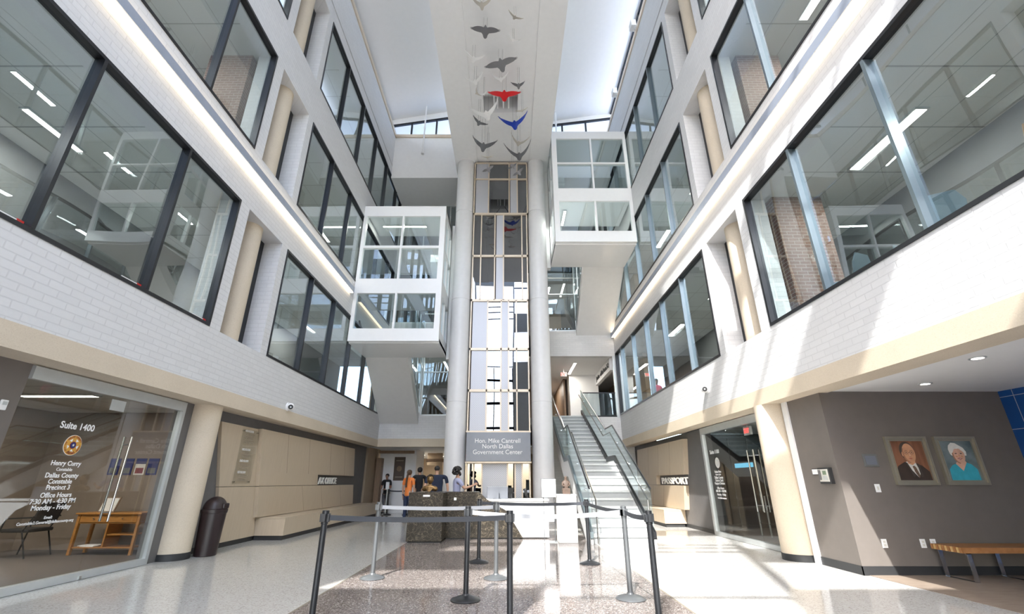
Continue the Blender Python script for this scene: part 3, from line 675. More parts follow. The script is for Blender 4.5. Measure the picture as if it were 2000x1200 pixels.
for sx in (SX0-.03, SX1-.04):
    strip(sx, .07, 0, -.02, .13).build('glass_shoe', 'blue_grey_metal' if sx < 2 else 'dark_frame', t)
    strip(sx+.03, .012, 0, .13, 1.0).build('glass_guard', 'guard_glass', t)
    MB().tube([(sx+.035, y, z+1.02) for y, z in path], .022, 8).build('top_rail', 'dark_frame', t, smooth=True)
    ins = .12 if sx < 2 else -.09
    hp = [(11.0, .03), (11.0, .92)]+[(y, z+.82) for y, z in path[1:]]
    MB().tube([(sx+.035+ins, y, z) for y, z in [(11.0, .02), (11.0, .9)]+[(y, z+.80) for y, z in path[1:]]], .018, 8).build('handrail', 'chrome', t, smooth=True)
    for (y0, z0), (y1, z1) in ((path[0], path[1]), (path[2], path[3])):
        for k in (.15, .5, .85):
            y = y0+(y1-y0)*k; z = z0+(z1-z0)*k
            m = MB(); m.tube([(sx+.035, y, z+.72), (sx+.035+ins, y, z+.8)], .012, 6)
            m.cyl((sx+.02, y, z+.72), (sx+.055, y, z+.72), .025, n=10); m.build('rail_bracket', 'chrome', t)
tg = thing('glass_balustrade', 'reflective glass balustrade on the landing at the head of the stairs', 'balustrade', (4.1, 20.15, 3.94))
MB().box(3.3, 4.85, 20.14, 20.155, 3.98, 4.98).build('glass_guard', 'window_glass', tg)
MB().box(3.3, 4.87, 20.12, 20.18, 4.98, 5.02).build('top_rail', 'dark_frame', tg)
MB().box(3.3, 4.87, 20.11, 20.19, 3.93, 4.0).build('glass_shoe', 'dark_frame', tg)
MB().box(4.8, 4.9, 20.08, 20.2, 3.9, 6.7).build('end_post', 'light_alu', tg)
# lettering on the upper bulkhead
t = thing('wall_lettering', 'dark lettering running along the bulkhead above the stair head', 'sign', (4.71, 22.0, 6.2))
for wd, y in (('Justice', 23.2), ('of', 22.45), ('the', 22.05), ('Peace', 21.45), ('3-2', 20.8)):
    m = MB(); put_text(m, wd, .33, (4.705, y, 6.28), (0, -1, 0), (0, 0, 1), .01, .02); m.build('word', 'base_black', t)

# ================================================================== linear wall lights
def wall_light(side, xf, sg, ya, yb):
    t = thing('linear_wall_light', 'long glowing linear light running along the %s brick wall' % side, 'wall light', (xf, ya, 7.5))
    x = lambda d: xf-sg*d
    MB().box(x(0.0), x(.13), ya, yb, 7.56, 7.74).build('housing', 'led_housing', t)
    MB().box(x(.02), x(.10), ya, yb, 7.535, 7.56).build('lower_diffuser', 'led_warm', t)
    MB().box(x(.02), x(.09), ya, yb, 7.74, 7.76).build('upper_diffuser', 'led_warm', t)
    MB().box(x(0), x(.14), yb, yb+.02, 7.52, 7.78).build('end_cap', 'led_housing', t)
wall_light('left', XL, -1, -2.5, 14.65); wall_light('right', XR, 1, -2.5, 19.95)

# ================================================================== glass office fronts
def store_front(name, side, xg, sg, ya, yb, joints, label):
    t = thing(name, label, 'glass office front', (xg, (ya+yb)/2, 0), kind='structure'); f = MB()
    f.box(xg-.05, xg+.05, ya, yb, 2.5, 2.66); f.box(xg-.05, xg+.05, ya, yb, 0.005, .10)
    f.build('rail', 'light_alu', t)
    far = MB().box(xg-.05, xg+.05, yb-.07 if side == 'left' else ya, yb if side == 'left' else ya+.07, .1, 2.5)
    if side == 'right': far = MB().box(xg-.05, xg+.05, yb-.1, yb, .1, 2.5)
    far.build('jamb', 'light_alu', t)
    ys = [ya]+joints+[yb]
    for i in range(len(ys)-1):
        MB().box(xg-.006, xg+.006, ys[i]+.006, ys[i+1]-.006, .1, 2.5).build('glass_panel', 'store_glass', t)
    return t
sl = store_front('door_3', 'left', -6.05, -1, 5.6, 8.5, [7.24], 'glass office front with white lettering and a gold star seal, at the left')
sr = store_front('door_4', 'right', 5.40, 1, 9.15, 12.95, [10.0, 10.6, 11.5], 'glass office front with white lettering and tall pull bars, at the right')
def pull(t, x, y, sg, z0, z1, tilt=0):
    for d, nm in ((sg*.06, 1), (-sg*.06, 0)):
        MB().cyl((x+d, y, z0), (x+d, y, z1), .016, n=12).build('pull_bar', 'chrome', t, smooth=True)
    m = MB()
    for z in (z0+.12, z1-.12): m.cyl((x-.06, y, z), (x+.06, y, z), .01, n=8)
    m.build('bar_mount', 'chrome', t)
pull(sl, -6.05, 7.42, 1, .73, 1.95); pull(sr, 5.40, 10.52, -1, .69, 1.94); pull(sr, 5.40, 10.25, -1, .69, 1.94)
MB().box(-6.04, -6.035, 6.9, 7.17, 2.30, 2.46).build('door_label', 'light_alu', sl)
MB().box(-6.01, -5.99, 7.22, 7.26, .0, .05).build('floor_bolt', 'chrome', sl)
# white lettering on the left glass
tm = MB(); xt = -6.038; rt = (0, 1, 0); up = (0, 0, 1)
for s_, y, z, sz, bd in (('Suite 1400', 6.49, 1.965, .125, .02), ('Henry Curry', 6.50, 1.49, .085, .02), ('Constable', 6.50, 1.42, .058, .012),
        ('Dallas County', 6.50, 1.335, .085, .02), ('Constable', 6.50, 1.26, .085, .02), ('Precinct 3', 6.50, 1.185, .085, .02),
        ('Office Hours', 6.51, 1.09, .085, .02), ('7:30 AM - 4:30 PM', 6.50, 1.015, .085, .02), ('Monday - Friday', 6.50, .94, .085, .02),
        ('Email:', 6.5, .83, .05, .01), ('Constable3.General@dallascounty.org', 6.5, .775, .05, .01)):
    put_text(tm, s_, sz*1.0, (xt, y, z), rt, up, bd, .002)
tm.build('lettering', 'pure_white', sl)
# star seal
cy, cz, rr = 6.50, 1.755, .135
def disc(r0, x, mat, name, par, r1=0, cy=cy, cz=cz, n=40):
    m = MB()
    m.prism([(x, cy+r0*math.cos(2*math.pi*k/n), cz+r0*math.sin(2*math.pi*k/n)) for k in range(n)], (.002, 0, 0)); return m.build(name, mat, par)
seal = disc(rr, -6.040, 'pure_white', 'seal', sl)
disc(rr*.955, -6.037, 'gold', 'seal_field', seal); disc(.047, -6.034, 'maroon', 'seal_ring', seal); disc(.038, -6.031, 'navy', 'seal_centre', seal)
m = MB()
for k in range(5):      # white gaps between the points of the star
    a = R(90+36+72*k); pts = []
    for da, r_ in ((-.0, .052), (.30, .088), (-.30, .088)): pts.append((-6.034, cy+r_*math.cos(a+da), cz+r_*math.sin(a+da)))
    m.prism(pts, (.002, 0, 0))
st = []
for k in range(10):
    a = R(90+36*k); r_ = .020 if k % 2 == 0 else .008; st.append((-6.028, cy+r_*math.cos(a), cz+r_*math.sin(a)))
m.prism(st, (.002, 0, 0)); m.build('seal_star', 'pure_white', seal)
m = MB()
def arc(mb, word, a0, a1, r, size, x, sgn=1):
    n = len(word)
    for i, ch in enumerate(word):
        a = R(a0+(a1-a0)*(i/(n-1) if n > 1 else 0)); rad = Vector((0, math.cos(a), math.sin(a)))
        up_ = rad*sgn; rt_ = Vector((0, math.sin(a), -math.cos(a)))*sgn
        put_text(mb, ch, size, Vector((x, cy, cz))+rad*(r-(0 if sgn > 0 else -size*.6)), rt_, up_, .02, .002)
arc(m, 'DALLAS', 140, 96, .103, .03, -6.033); arc(m, 'COUNTY', 78, 25, .103, .03, -6.033)
arc(m, 'CONSTABLE', 240, 300, .103, .026, -6.033, -1); arc(m, 'OFFICE', 220, 165, .103, .026, -6.033, 1); arc(m, 'DEPUTY', -42, -2, .103, .024, -6.033, -1)
put_text(m, 'PCT. 3', .03, (-6.033, cy, cz-.098), rt, up, .02, .002); m.build('seal_lettering', 'maroon', seal)
# right glass lettering
tm = MB(); xt = 5.388; rt = (0, -1, 0)
for s_, y, z, sz in (('Suite 1100', 12.30, 1.97, .13), ('Felicia Pitre', 12.28, 1.50, .08), ('District Clerk', 12.28, 1.44, .055), ('Dallas County', 12.27, 1.36, .085),
        ('District Clerk', 12.27, 1.29, .08), ('Passport Division', 12.27, 1.22, .08), ('Office Hours', 12.27, 1.11, .075), ('8:00 AM - 4:30 PM', 12.27, 1.04, .075), ('Monday - Friday', 12.27, .96, .075), ('www.dallascounty.org', 12.27, .885, .055)):
    put_text(tm, s_, sz, (xt, y, z), rt, up, .02, .002)

tm.build('lettering', 'pure_white', sr)
m = MB(); n = 32
def ringd(mb, x, r, cyy, czz): mb.prism([(x, cyy+r*math.cos(2*math.pi*k/n), czz+r*math.sin(2*math.pi*k/n)) for k in range(n)], (-.002, 0, 0))
ringd(m, 5.390, .13, 12.22, 1.74); sd = m.build('seal', 'pic_white', sr)
m = MB(); ringd(m, 5.387, .075, 12.22, 1.74); m.build('seal_ring', 'light_alu', sd)
m = MB(); ringd(m, 5.384, .055, 12.22, 1.74); m.build('seal_centre', 'pic_white', sd)
tb = MB().box(5.60, 5.62, 10.9, 11.75, 1.60, 1.70).build('lit_strip_sign', 'screen_blue', label='small lit blue strip sign behind the right glass office front', cat='sign')
# exit sign behind right glass
t = thing('exit_sign', 'red and white exit sign behind the right glass office front', 'exit sign', (5.75, 11.1, 2.35))
MB().box(5.74, 5.80, 11.0, 11.3, 2.33, 2.53).build('sign_body', 'pure_white', t)
m = MB(); put_text(m, 'EXIT', .15, (5.735, 11.15, 2.38), (0, -1, 0), up, .02, .004, sx=.75); m.build('lettering', 'exit_red', t)
MB().cyl((5.77, 11.15, 2.53), (5.77, 11.15, 2.72), .01).build('hanger', 'light_alu', t)
# ramp railing inside right office
t = thing('ramp_railing', 'steel post railing inside the right glass office', 'railing', (6.4, 11, 0))
pth = [(6.5, 12.9), (6.5, 8.9)]
m = MB()
for i in range(9): y = 12.8-.45*i; MB().cyl((6.5, y, 0), (6.5, y, .95), .02, n=8).build('post', 'light_alu', t, smooth=True)
MB().tube([(6.5, 12.9, .97), (6.5, 9.1, .97)], .025).build('top_rail', 'chrome', t, smooth=True)
for z in (.3, .6): MB().tube([(6.5, 12.8, z), (6.5, 9.2, z)], .012).build('mid_rail', 'chrome', t, smooth=True)

# ================================================================== wood panels, benches, directory
def slant(mb, x0, x1, ya, yb, z0, z1, k=-.31, zr=2.47):
    f = lambda y, z: y+k*(z-zr)
    return mb.prism([(x0, f(ya, z0), z0), (x0, f(yb, z0), z0), (x0, f(yb, z1), z1), (x0, f(ya, z1), z1)], (x1-x0, 0, 0))
t = thing('wood_wall_panel', 'tall slanted maple wall panel carrying the clear directory plate', 'wall panel', (XLb+.03, 10.5, 0))
slant(MB(), XLb, XLb+.07, 9.62, 11.08, 1.19, 2.46).build('upper_board', 'maple_panel', t); slant(MB(), XLb, XLb+.07, 9.62, 11.08, .10, 1.18).build('lower_board', 'maple_panel', t)
MB().box(XLb, XLb+.04, 10.38, 11.8, 0.0, .10).build('kick', 'base_black', t)
t = thing('wood_wall_panel', 'long maple wall panel with raised office lettering above a bench, on the left', 'wall panel', (XLb, 15.0, 0))
P = .16; K = -.25
m = MB(); slant(m, XLb, XLb+P, 11.12, 18.1, 1.49, 2.47, K); slant(m, XLb, XLb+P, 11.12, 14.62, 1.19, 1.49, K); m.build('upper_board', 'maple_panel', t)
slant(MB(), XLb, XLb+P, 11.12, 18.1, .50, 1.18, K).build('lower_board', 'maple_panel', t)
slant(MB(), XLb, XLb+.02, 14.6, 18.1, 1.18, 1.49, K).build('recess_back', 'slate_wall', t)
for y in (12.5, 13.9, 15.6, 17.0):
    m = MB(); slant(m, XLb+P, XLb+P+.002, y, y+.008, 1.5, 2.46, K); m.build('joint', 'brown_door', t)
    m = MB(); slant(m, XLb+P, XLb+P+.002, y+.7, y+.708, .52, 1.17, K*2); m.build('joint', 'brown_door', t)
m = MB(); put_text(m, 'AX OFFICE', .27, (XLb+P-.01, 15.0, 1.225), (0, 1, 0), up, .025, .03, sx=1.18, align='LEFT'); m.build('lettering', 'pic_white', t)
def bench_box(x0, x1, y0, y1, lab):
    t = thing('wood_bench', lab, 'bench', ((x0+x1)/2, (y0+y1)/2, 0))
    MB().box(x0, x1, y0, y1, .10, .46).build('bench_body', 'maple_panel', t); MB().box(x0, x1, y0-.01, y1, .46, .49).build('bench_top', 'maple_panel', t, bevel=.005)
    MB().box(x0+.04, x1-.04, y0+.04, y1, 0, .10).build('kick', 'base_black', t)
bench_box(XLb+.015, -5.30, 11.80, 19.9, 'long built-in maple bench below the left wall panel')
t = thing('wood_wall_panel', 'maple wall panel with raised lettering above a bench, on the right', 'wall panel', (XRb, 17.0, 0))
m = MB(); slant(m, XRb-.15, XRb, 14.17, 19.3, 1.49, 2.50, -.27); slant(m, XRb-.15, XRb, 16.85, 19.3, 1.19, 1.49, -.27); m.build('upper_board', 'maple_panel', t)
slant(MB(), XRb-.15, XRb, 14.17, 19.3, .50, 1.18, -.3).build('lower_board', 'maple_panel', t)
slant(MB(), XRb-.02, XRb, 14.17, 16.85, 1.18, 1.49, -.27).build('recess_back', 'slate_wall', t)
for y in (15.4, 16.6, 17.8):
    m = MB(); slant(m, XRb-.152, XRb-.15, y, y+.008, 1.5, 2.48, -.27); m.build('joint', 'brown_door', t)
    m = MB(); slant(m, XRb-.152, XRb-.15, y+.5, y+.508, .52, 1.17, -.4); m.build('joint', 'brown_door', t)
m = MB(); put_text(m, 'PASSPORT', .27, (XRb-.13, 16.65, 1.225), (0, -1, 0), up, .02, .03, sx=1.95, align='LEFT'); m.build('lettering', 'pic_white', t)
bench_box(4.78, XRb-.015, 15.1, 19.9, 'long built-in maple bench below the right wall panel')
t = thing('directory_plate', 'clear directory plate with floor listings on the maple panel', 'directory sign', (XLb+.1, 10.75, 1.2))
MB().box(XLb+.10, XLb+.108, 10.40, 11.12, 1.24, 2.40).build('plate', 'clear_glass', t)
for y in (10.45, 11.05):
    for z in (1.28, 2.36): MB().cyl((XLb+.071, y, z), (XLb+.115, y, z), .014, n=10).build('stand_off', 'chrome', t)
for s_, z in (('4TH FLOOR', 2.34), ('3RD FLOOR', 1.94), ('2ND FLOOR', 1.70), ('1ST FLOOR', 1.46)):
    m = MB(); put_text(m, s_, .065, (XLb+.112, 10.50, z), (0, 1, 0), up, .02, .002, align='LEFT'); m.build('floor_heading', 'pure_white', t)

# ================================================================== reception desk
t = thing('reception_desk', 'dark marble reception desk with a white front at its right end', 'reception desk', (-.8, 12.0, 0))
MB().box(-2.30, -1.50, 11.32, 12.9, .03, 1.05).build('tall_block', 'marble', t, bevel=.008)
MB().prism([(-1.50, 12.05, .03), (.36, 12.05, .03), (-.03, 12.05, .62), (-.52, 12.05, .88), (-.72, 12.05, 1.05), (-1.50, 12.05, 1.05)], (0, .10, 0)).build('marble_front', 'marble', t)
MB().box(-1.50, -.74, 12.15, 12.7, 1.0, 1.05).build('counter_top', 'marble', t, bevel=.005)
MB().box(-.78, 1.0, 12.16, 12.20, .03, .84).box(.96, 1.0, 12.2, 12.9, .03, .84).build('white_front', 'pure_white', t)
MB().box(-.9, 1.02, 12.12, 12.95, .84, .88).build('work_top', 'pure_white', t, bevel=.005)
MB().box(-2.26, -1.54, 11.36, 12.8, 0, .03).box(-1.5, .3, 12.1, 12.6, 0, .03).box(.3, .95, 12.22, 12.8, 0, .03).build('kick', 'base_black', t)
MB().box(-1.97, -1.81, 11.31, 11.32, .96, 1.0).build('name_plate', 'bird_silver', t)
MB().box(-1.33, -1.27, 12.04, 12.05, .86, .92).build('socket_plate', 'light_alu', t)
# monitor
t = thing('computer_monitor', 'silver computer monitor seen from behind on the desk', 'monitor', (-.27, 12.35, .88))
MB().box(-.53, .0, 12.36, 12.385, .885, 1.17).build('screen_shell', 'monitor_silver', t, bevel=.01)
MB().box(-.31, -.23, 12.28, 12.30, .88, 1.08).build('stand', 'monitor_silver', t)
MB().box(-.37, -.17, 12.25, 12.45, .88, .885).build('foot', 'monitor_silver', t)
t = thing('computer_monitor', 'dark computer monitor angled behind the silver one on the desk', 'monitor', (.12, 12.6, .88))
MB().prism([(.0, 12.5, .89), (.12, 12.75, .89), (.12, 12.75, 1.14), (.0, 12.5, 1.14)], (.02, -.01, 0)).build('screen_shell', 'office_black', t)
MB().box(.04, .10, 12.6, 12.66, .88, 1.0).build('stand', 'office_black', t)
# office chair behind desk
t = thing('desk_chair', 'dark office chair back showing above the desk counter', 'chair', (.55, 13.3, 0))
MB().prism([(.44, 13.2, 1.10), (.50, 13.2, 1.12), (.66, 13.25, .50), (.60, 13.2, .48)], (0, .45, 0)).build('backrest', 'office_black', t, bevel=.02)
MB().box(.1, .6, 13.15, 13.7, .44, .52).build('seat', 'office_black', t, bevel=.02)
MB().cyl((.35, 13.42, .08), (.35, 13.42, .44), .03).build('post', 'black_metal', t)
m = MB()
for k in range(5): a = R(72*k); m.tube([(.35, 13.42, .1), (.35+.28*math.cos(a), 13.42+.28*math.sin(a), .04)], .02, 6); m.ball((.35+.28*math.cos(a), 13.42+.28*math.sin(a), .03), .03)
m.build('star_base', 'black_metal', t)
# sign holder
t = thing('poster_stand', 'white poster panel on a slim steel stand beside the desk', 'sign stand', (.98, 11.5, 0))
MB().box(.80, 1.13, 11.45, 11.48, .95, 1.34).build('poster_panel', 'pure_white', t); MB().box(.785, 1.138, 11.46, 11.49, .94, 1.355).build('panel_frame', 'steel_grey', t)
m = MB()
for x in (.84, 1.09): m.cyl((x, 11.5, .01), (x, 11.5, .95), .008, n=8)
m.build('leg', 'steel_grey', t); MB().box(.78, 1.13, 11.35, 11.65, 0, .012).build('base_plate', 'light_alu', t)
t = thing('acrylic_brochure_rack', 'clear brochure rack hanging low on the poster stand', 'brochure rack', (.97, 11.42, .4))
MB().box(.88, 1.08, 11.40, 11.43, .45, .78).build('clear_pocket', 'clear_glass', t); MB().box(.89, 1.07, 11.435, 11.44, .43, .76).build('paper', 'pure_white', t)
# pedestal + sculpture
t = thing('pedestal', 'tall plain white pedestal at the foot of the stairs', 'pedestal', (1.37, 11.5, 0))
MB().box(1.15, 1.58, 11.3, 11.73, 0, 1.01).build('plinth', 'pure_white', t, bevel=.006)
MB().box(1.14, 1.59, 11.29, 11.74, .985, 1.012).build('plinth_cap', 'pure_white', t)

def skin_mesh(name, chains, mat, parent, sub=2, root=0, local=True, **kw):
    # chains: list of lists of (x,y,z,rx[,ry]); a chain starting with an int continues from that vertex
    vs = []; es = []; rd = []
    for ch in chains:
        prev = None
        for it in ch:
            if isinstance(it, int): prev = it; continue
            vs.append(it[:3]); rd.append((it[3], it[4] if len(it) > 4 else it[3]))
            if prev is not None: es.append((prev, len(vs)-1))
            prev = len(vs)-1
    me = bpy.data.meshes.new(name); me.from_pydata(vs, es, []); me.materials.append(M[mat])
    o = bpy.data.objects.new(name, me); COL.objects.link(o)
    if parent: o.parent = parent
    sk = o.modifiers.new('skin', 'SKIN'); sk.use_smooth_shade = True
    layer = me.skin_vertices[0].data if me.skin_vertices else None
    if layer is None:
        bm = bmesh.new(); bm.from_mesh(me); bm.verts.layers.skin.verify(); bm.to_mesh(me); bm.free(); layer = me.skin_vertices[0].data
    for i, r in enumerate(rd): layer[i].radius = r
    layer[root].use_root = True
    if sub: ss = o.modifiers.new('sub', 'SUBSURF'); ss.levels = sub; ss.render_levels = sub
    bpy.context.view_layer.update()
    dg = bpy.context.evaluated_depsgraph_get(); me2 = bpy.data.meshes.new_from_object(o.evaluated_get(dg))
    o.modifiers.clear(); o.data = me2; me2.name = name
    me2.polygons.foreach_set('use_smooth', [True]*len(me2.polygons))
    tag(o, kw.get('label'), kw.get('cat'), kw.get('group')); return o

t = thing('figure_sculpture', 'small terracotta figure sculpture on the white pedestal', 'sculpture', (1.38, 11.5, 1.012))
MB().box(-.09, .09, -.08, .08, 0, .13).build('sculpture_base', 'terracotta', t, bevel=.01, org=(0, 0, 0)).location = (0, 0, 0)
skin_mesh('sculpture_figure', [[(0, 0, .12, .065), (0, 0, .20, .06), (0, 0, .27, .065, .05), (0, 0, .31, .03), (0, -.005, .35, .036), (0, 0, .40, .034)],
    [2, (.075, 0, .26, .025), (.09, -.03, .20, .02), (.04, -.07, .18, .018)], [2, (-.075, 0, .26, .025), (-.085, -.03, .19, .02), (-.03, -.07, .17, .018)],
    [0, (.05, -.04, .13, .03)], [0, (-.05, -.04, .13, .03)]], 'terracotta', t, 2)
# bust
t = thing('bronze_bust', 'bronze bust of a suited figure on top of the marble desk', 'bust', (-1.87, 11.6, 1.05))
skin_mesh('bust_torso', [[(0, .01, .02, .12, .08), (0, .01, .08, .14, .09), (0, .01, .14, .06), (0, 0, .20, .042)], [1, (.13, .02, .10, .06), (.17, .02, .03, .06)], [1, (-.13, .02, .10, .06), (-.17, .02, .03, .06)]], 'bronze', t, 2)
def headf(q):
    z = q.z; w = 1-.22*max(0, -z/.11)
    y = q.y*(1-.1*max(0, -z/.11)); 
    if q.y < 0 and abs(q.x) < .03: y -= .018*math.exp(-((z+.01)/.022)**2)*(1-abs(q.x)/.03)
    if q.y < -.02: y += .010*math.exp(-((z-.022)/.014)**2)*(abs(q.x) > .015)*(abs(q.x) < .05)
    return Vector((q.x*w, y, z))
m = MB().ball((0, -.01, .280), .076, .09, .104, 24, 18, headf)
for s_ in (-1, 1): m.ball((s_*.027, -.083, .285), .012, .006, .006, 8, 6)
m.ball((0, -.086, .232), .020, .008, .006, 8, 6); 
for s_ in (-1, 1): m.ball((s_*.070, 0, .27), .012, .02, .028, 8, 6)
m.build('bust_head', 'bronze', t, smooth=True, org=(0, 0, 0))
m = MB().ball((0, .012, .325), .086, .094, .085, 20, 12, lambda q: Vector((q.x, max(q.y, -.045 if q.z < .03 else -.085), max(q.z, -.06)))); m.build('bust_hair', 'bronze_dark', t, smooth=True, org=(0, 0, 0))
m = MB().prism([(-.02, -.075, .13), (-.10, -.06, .11), (-.01, -.095, .0)], (0, -.012, 0)).prism([(.02, -.075, .13), (.10, -.06, .11), (.01, -.095, .0)], (0, -.012, 0)).prism([(-.014, -.085, .12), (.014, -.085, .12), (.02, -.1, .02), (-.02, -.1, .02)], (0, -.01, 0))
m.build('bust_lapels', 'bronze', t, org=(0, 0, 0))
for o in t.children:
    o.location = (0, 0, 0)

# ================================================================== queue posts
def queue_post(x, y, mat, label, belt_to=None, belt='belt_black', sag=.02, H=1.0, hh=.93):
    t = thing('queue_post', label, 'queue post', (x, y, 0), 'retractable belt queue posts')
    MB().lathe((x, y, 0), [(.17, 0), (.175, .008), (.165, .02), (.10, .04), (.045, .055), (.035, .07)], 36).build('base', 'black_metal' if mat == 'black_metal' else 'steel_grey', t, smooth=True)
    MB().cyl((x, y, .06), (x, y, H-.12), .031, n=20).build('pole', mat, t, smooth=True)
    m = MB().cyl((x, y, H-.13), (x, y, H), .036, n=20).box(x-.02, x+.02, y-.05, y+.05, H-.11, H-.03).box(x-.05, x+.05, y-.02, y+.02, H-.11, H-.03)
    m.build('belt_head', 'black_metal' if mat == 'black_metal' else 'steel_grey', t, smooth=True, bevel=.003)
    if belt_to:
        x2, y2 = belt_to; pts = []
        for i in range(13):
            u = i/12; d = Vector((x2-x, y2-y, 0)).normalized()*.045
            pts.append((x+d.x+(x2-x-2*d.x)*u, y+d.y+(y2-y-2*d.y)*u, hh-sag*4*u*(1-u)))
        MB().ribbon(pts, .05, .003).build('belt', belt, t)
        MB().box(x2-.045 if x2 > x else x2, x2 if x2 > x else x2+.045, y2-.035, y2+.035, hh-.04, hh+.03).build('belt_clip', 'black_metal', t)
    return t
queue_post(-1.92, 5.2, 'black_metal', 'black queue post at the near left, nearest of the left side', (.02, 5.2))
queue_post(.02, 5.2, 'black_metal', 'black queue post nearest the camera in the middle')
queue_post(1.48, 5.2, 'black_metal', 'black queue post nearest the camera on the right')
queue_post(-.49, 6.08, 'black_metal', 'dark queue post just left of the nearest middle post', (1.44, 6.14), 'belt_grey', .05)
queue_post(1.44, 6.14, 'steel_grey', 'grey queue post just behind the nearest right post', (1.48, 5.2))
queue_post(-1.93, 7.35, 'steel_grey', 'grey queue post at the left, in the sunlit strip of floor', (-.17, 7.33), 'belt_grey')
queue_post(-.17, 7.33, 'steel_grey', 'grey queue post in the middle, on the edge of the sunlight')
queue_post(-.50, 8.7, 'black_metal', 'dark queue post farthest back in the middle, by the desk', (1.37, 8.56))
queue_post(1.37, 8.56, 'black_metal', 'dark queue post at the foot of the stairs', (1.44, 6.14))
queue_post(-5.05, 20.6, 'black_metal', 'black queue post in the far hall, left of the orange shirt', (-4.25, 20.6))
queue_post(-4.25, 20.6, 'black_metal', 'black queue post in the far hall, beside the orange shirt')

# ================================================================== hanging birds
LE = [(0, -.13), (.02, -.12), (.035, -.08), (.06, -.05), (.085, -.055), (.13, -.068), (.2, -.075), (.28, -.07), (.36, -.05), (.42, -.025)]
TE = [(0, .31), (.02, .308), (.04, .295), (.062, .262), (.085, .185), (.13, .125), (.2, .115), (.28, .10), (.36, .08), (.42, .055)]
def bird(px, py, drop, span, mat, label, up=.25, yaw=0, roll=0, pitch=0):
    f = 877.; th = math.atan(342/877.); z = 14.56-drop
    v = py-600; dy = f*math.cos(th)+v*math.sin(th); dz = -(v*math.cos(th)-f*math.sin(th)); k = (z-1.28)/dz
    x, y = (px-992)*k, dy*k; w = span*k
    t = thing('hanging_bird', label, 'bird sculpture', (x, y, z), 'hanging sheet metal birds')
    m = MB(); vs = []; n = len(LE)
    def P(xx, yy, s_, h): return (s_*xx*w, yy*w, (up*xx*xx*2.2)*w+h)
    for s_ in (1, -1):
        vs = []
        for (a, b_), (c, d) in zip(LE, TE): vs += [P(a, b_, s_, 0), P(c, d, s_, 0), P(a, b_, s_, .012), P(c, d, s_, .012)]
        fs = []
        for i in range(n-1):
            a = 4*i; fs += [(a, a+4, a+5, a+1), (a+2, a+3, a+7, a+6), (a, a+2, a+6, a+4), (a+1, a+5, a+7, a+3)]
        fs += [(4*n-4, 4*n-2, 4*n-1, 4*n-3)]
        m.add(vs, fs)
        for k2, (ty, tx) in enumerate(((-.022, .50), (-.004, .515), (.016, .51), (.036, .49))):   # finger feathers
            y0 = -.018+.017*k2
            q = [P(.415, y0, s_, 0), P(tx, ty, s_, 0), P(.415, y0+.017, s_, 0)]
            m.prism(q, (0, 0, .012))
    m.build('bird_body', mat, t, org=(0, 0, 0)).location = (0, 0, 0)
    wm = MB()
    top = drop+(.79 if 12.54 < y < 13.4 and -.92 < x < .37 else 0)
    for sx in (-.06, .06): wm.cyl((sx*w, 0, .01), (sx*w*1.0, 0, top), .0035, n=5)
    wo = wm.build('wire', 'wire', t, org=(0, 0, 0)); wo.location = (0, 0, 0)
    for o in t.children:
        if not o.name.startswith('wire'): o.rotation_euler = (R(pitch), R(roll), R(yaw))
    return t
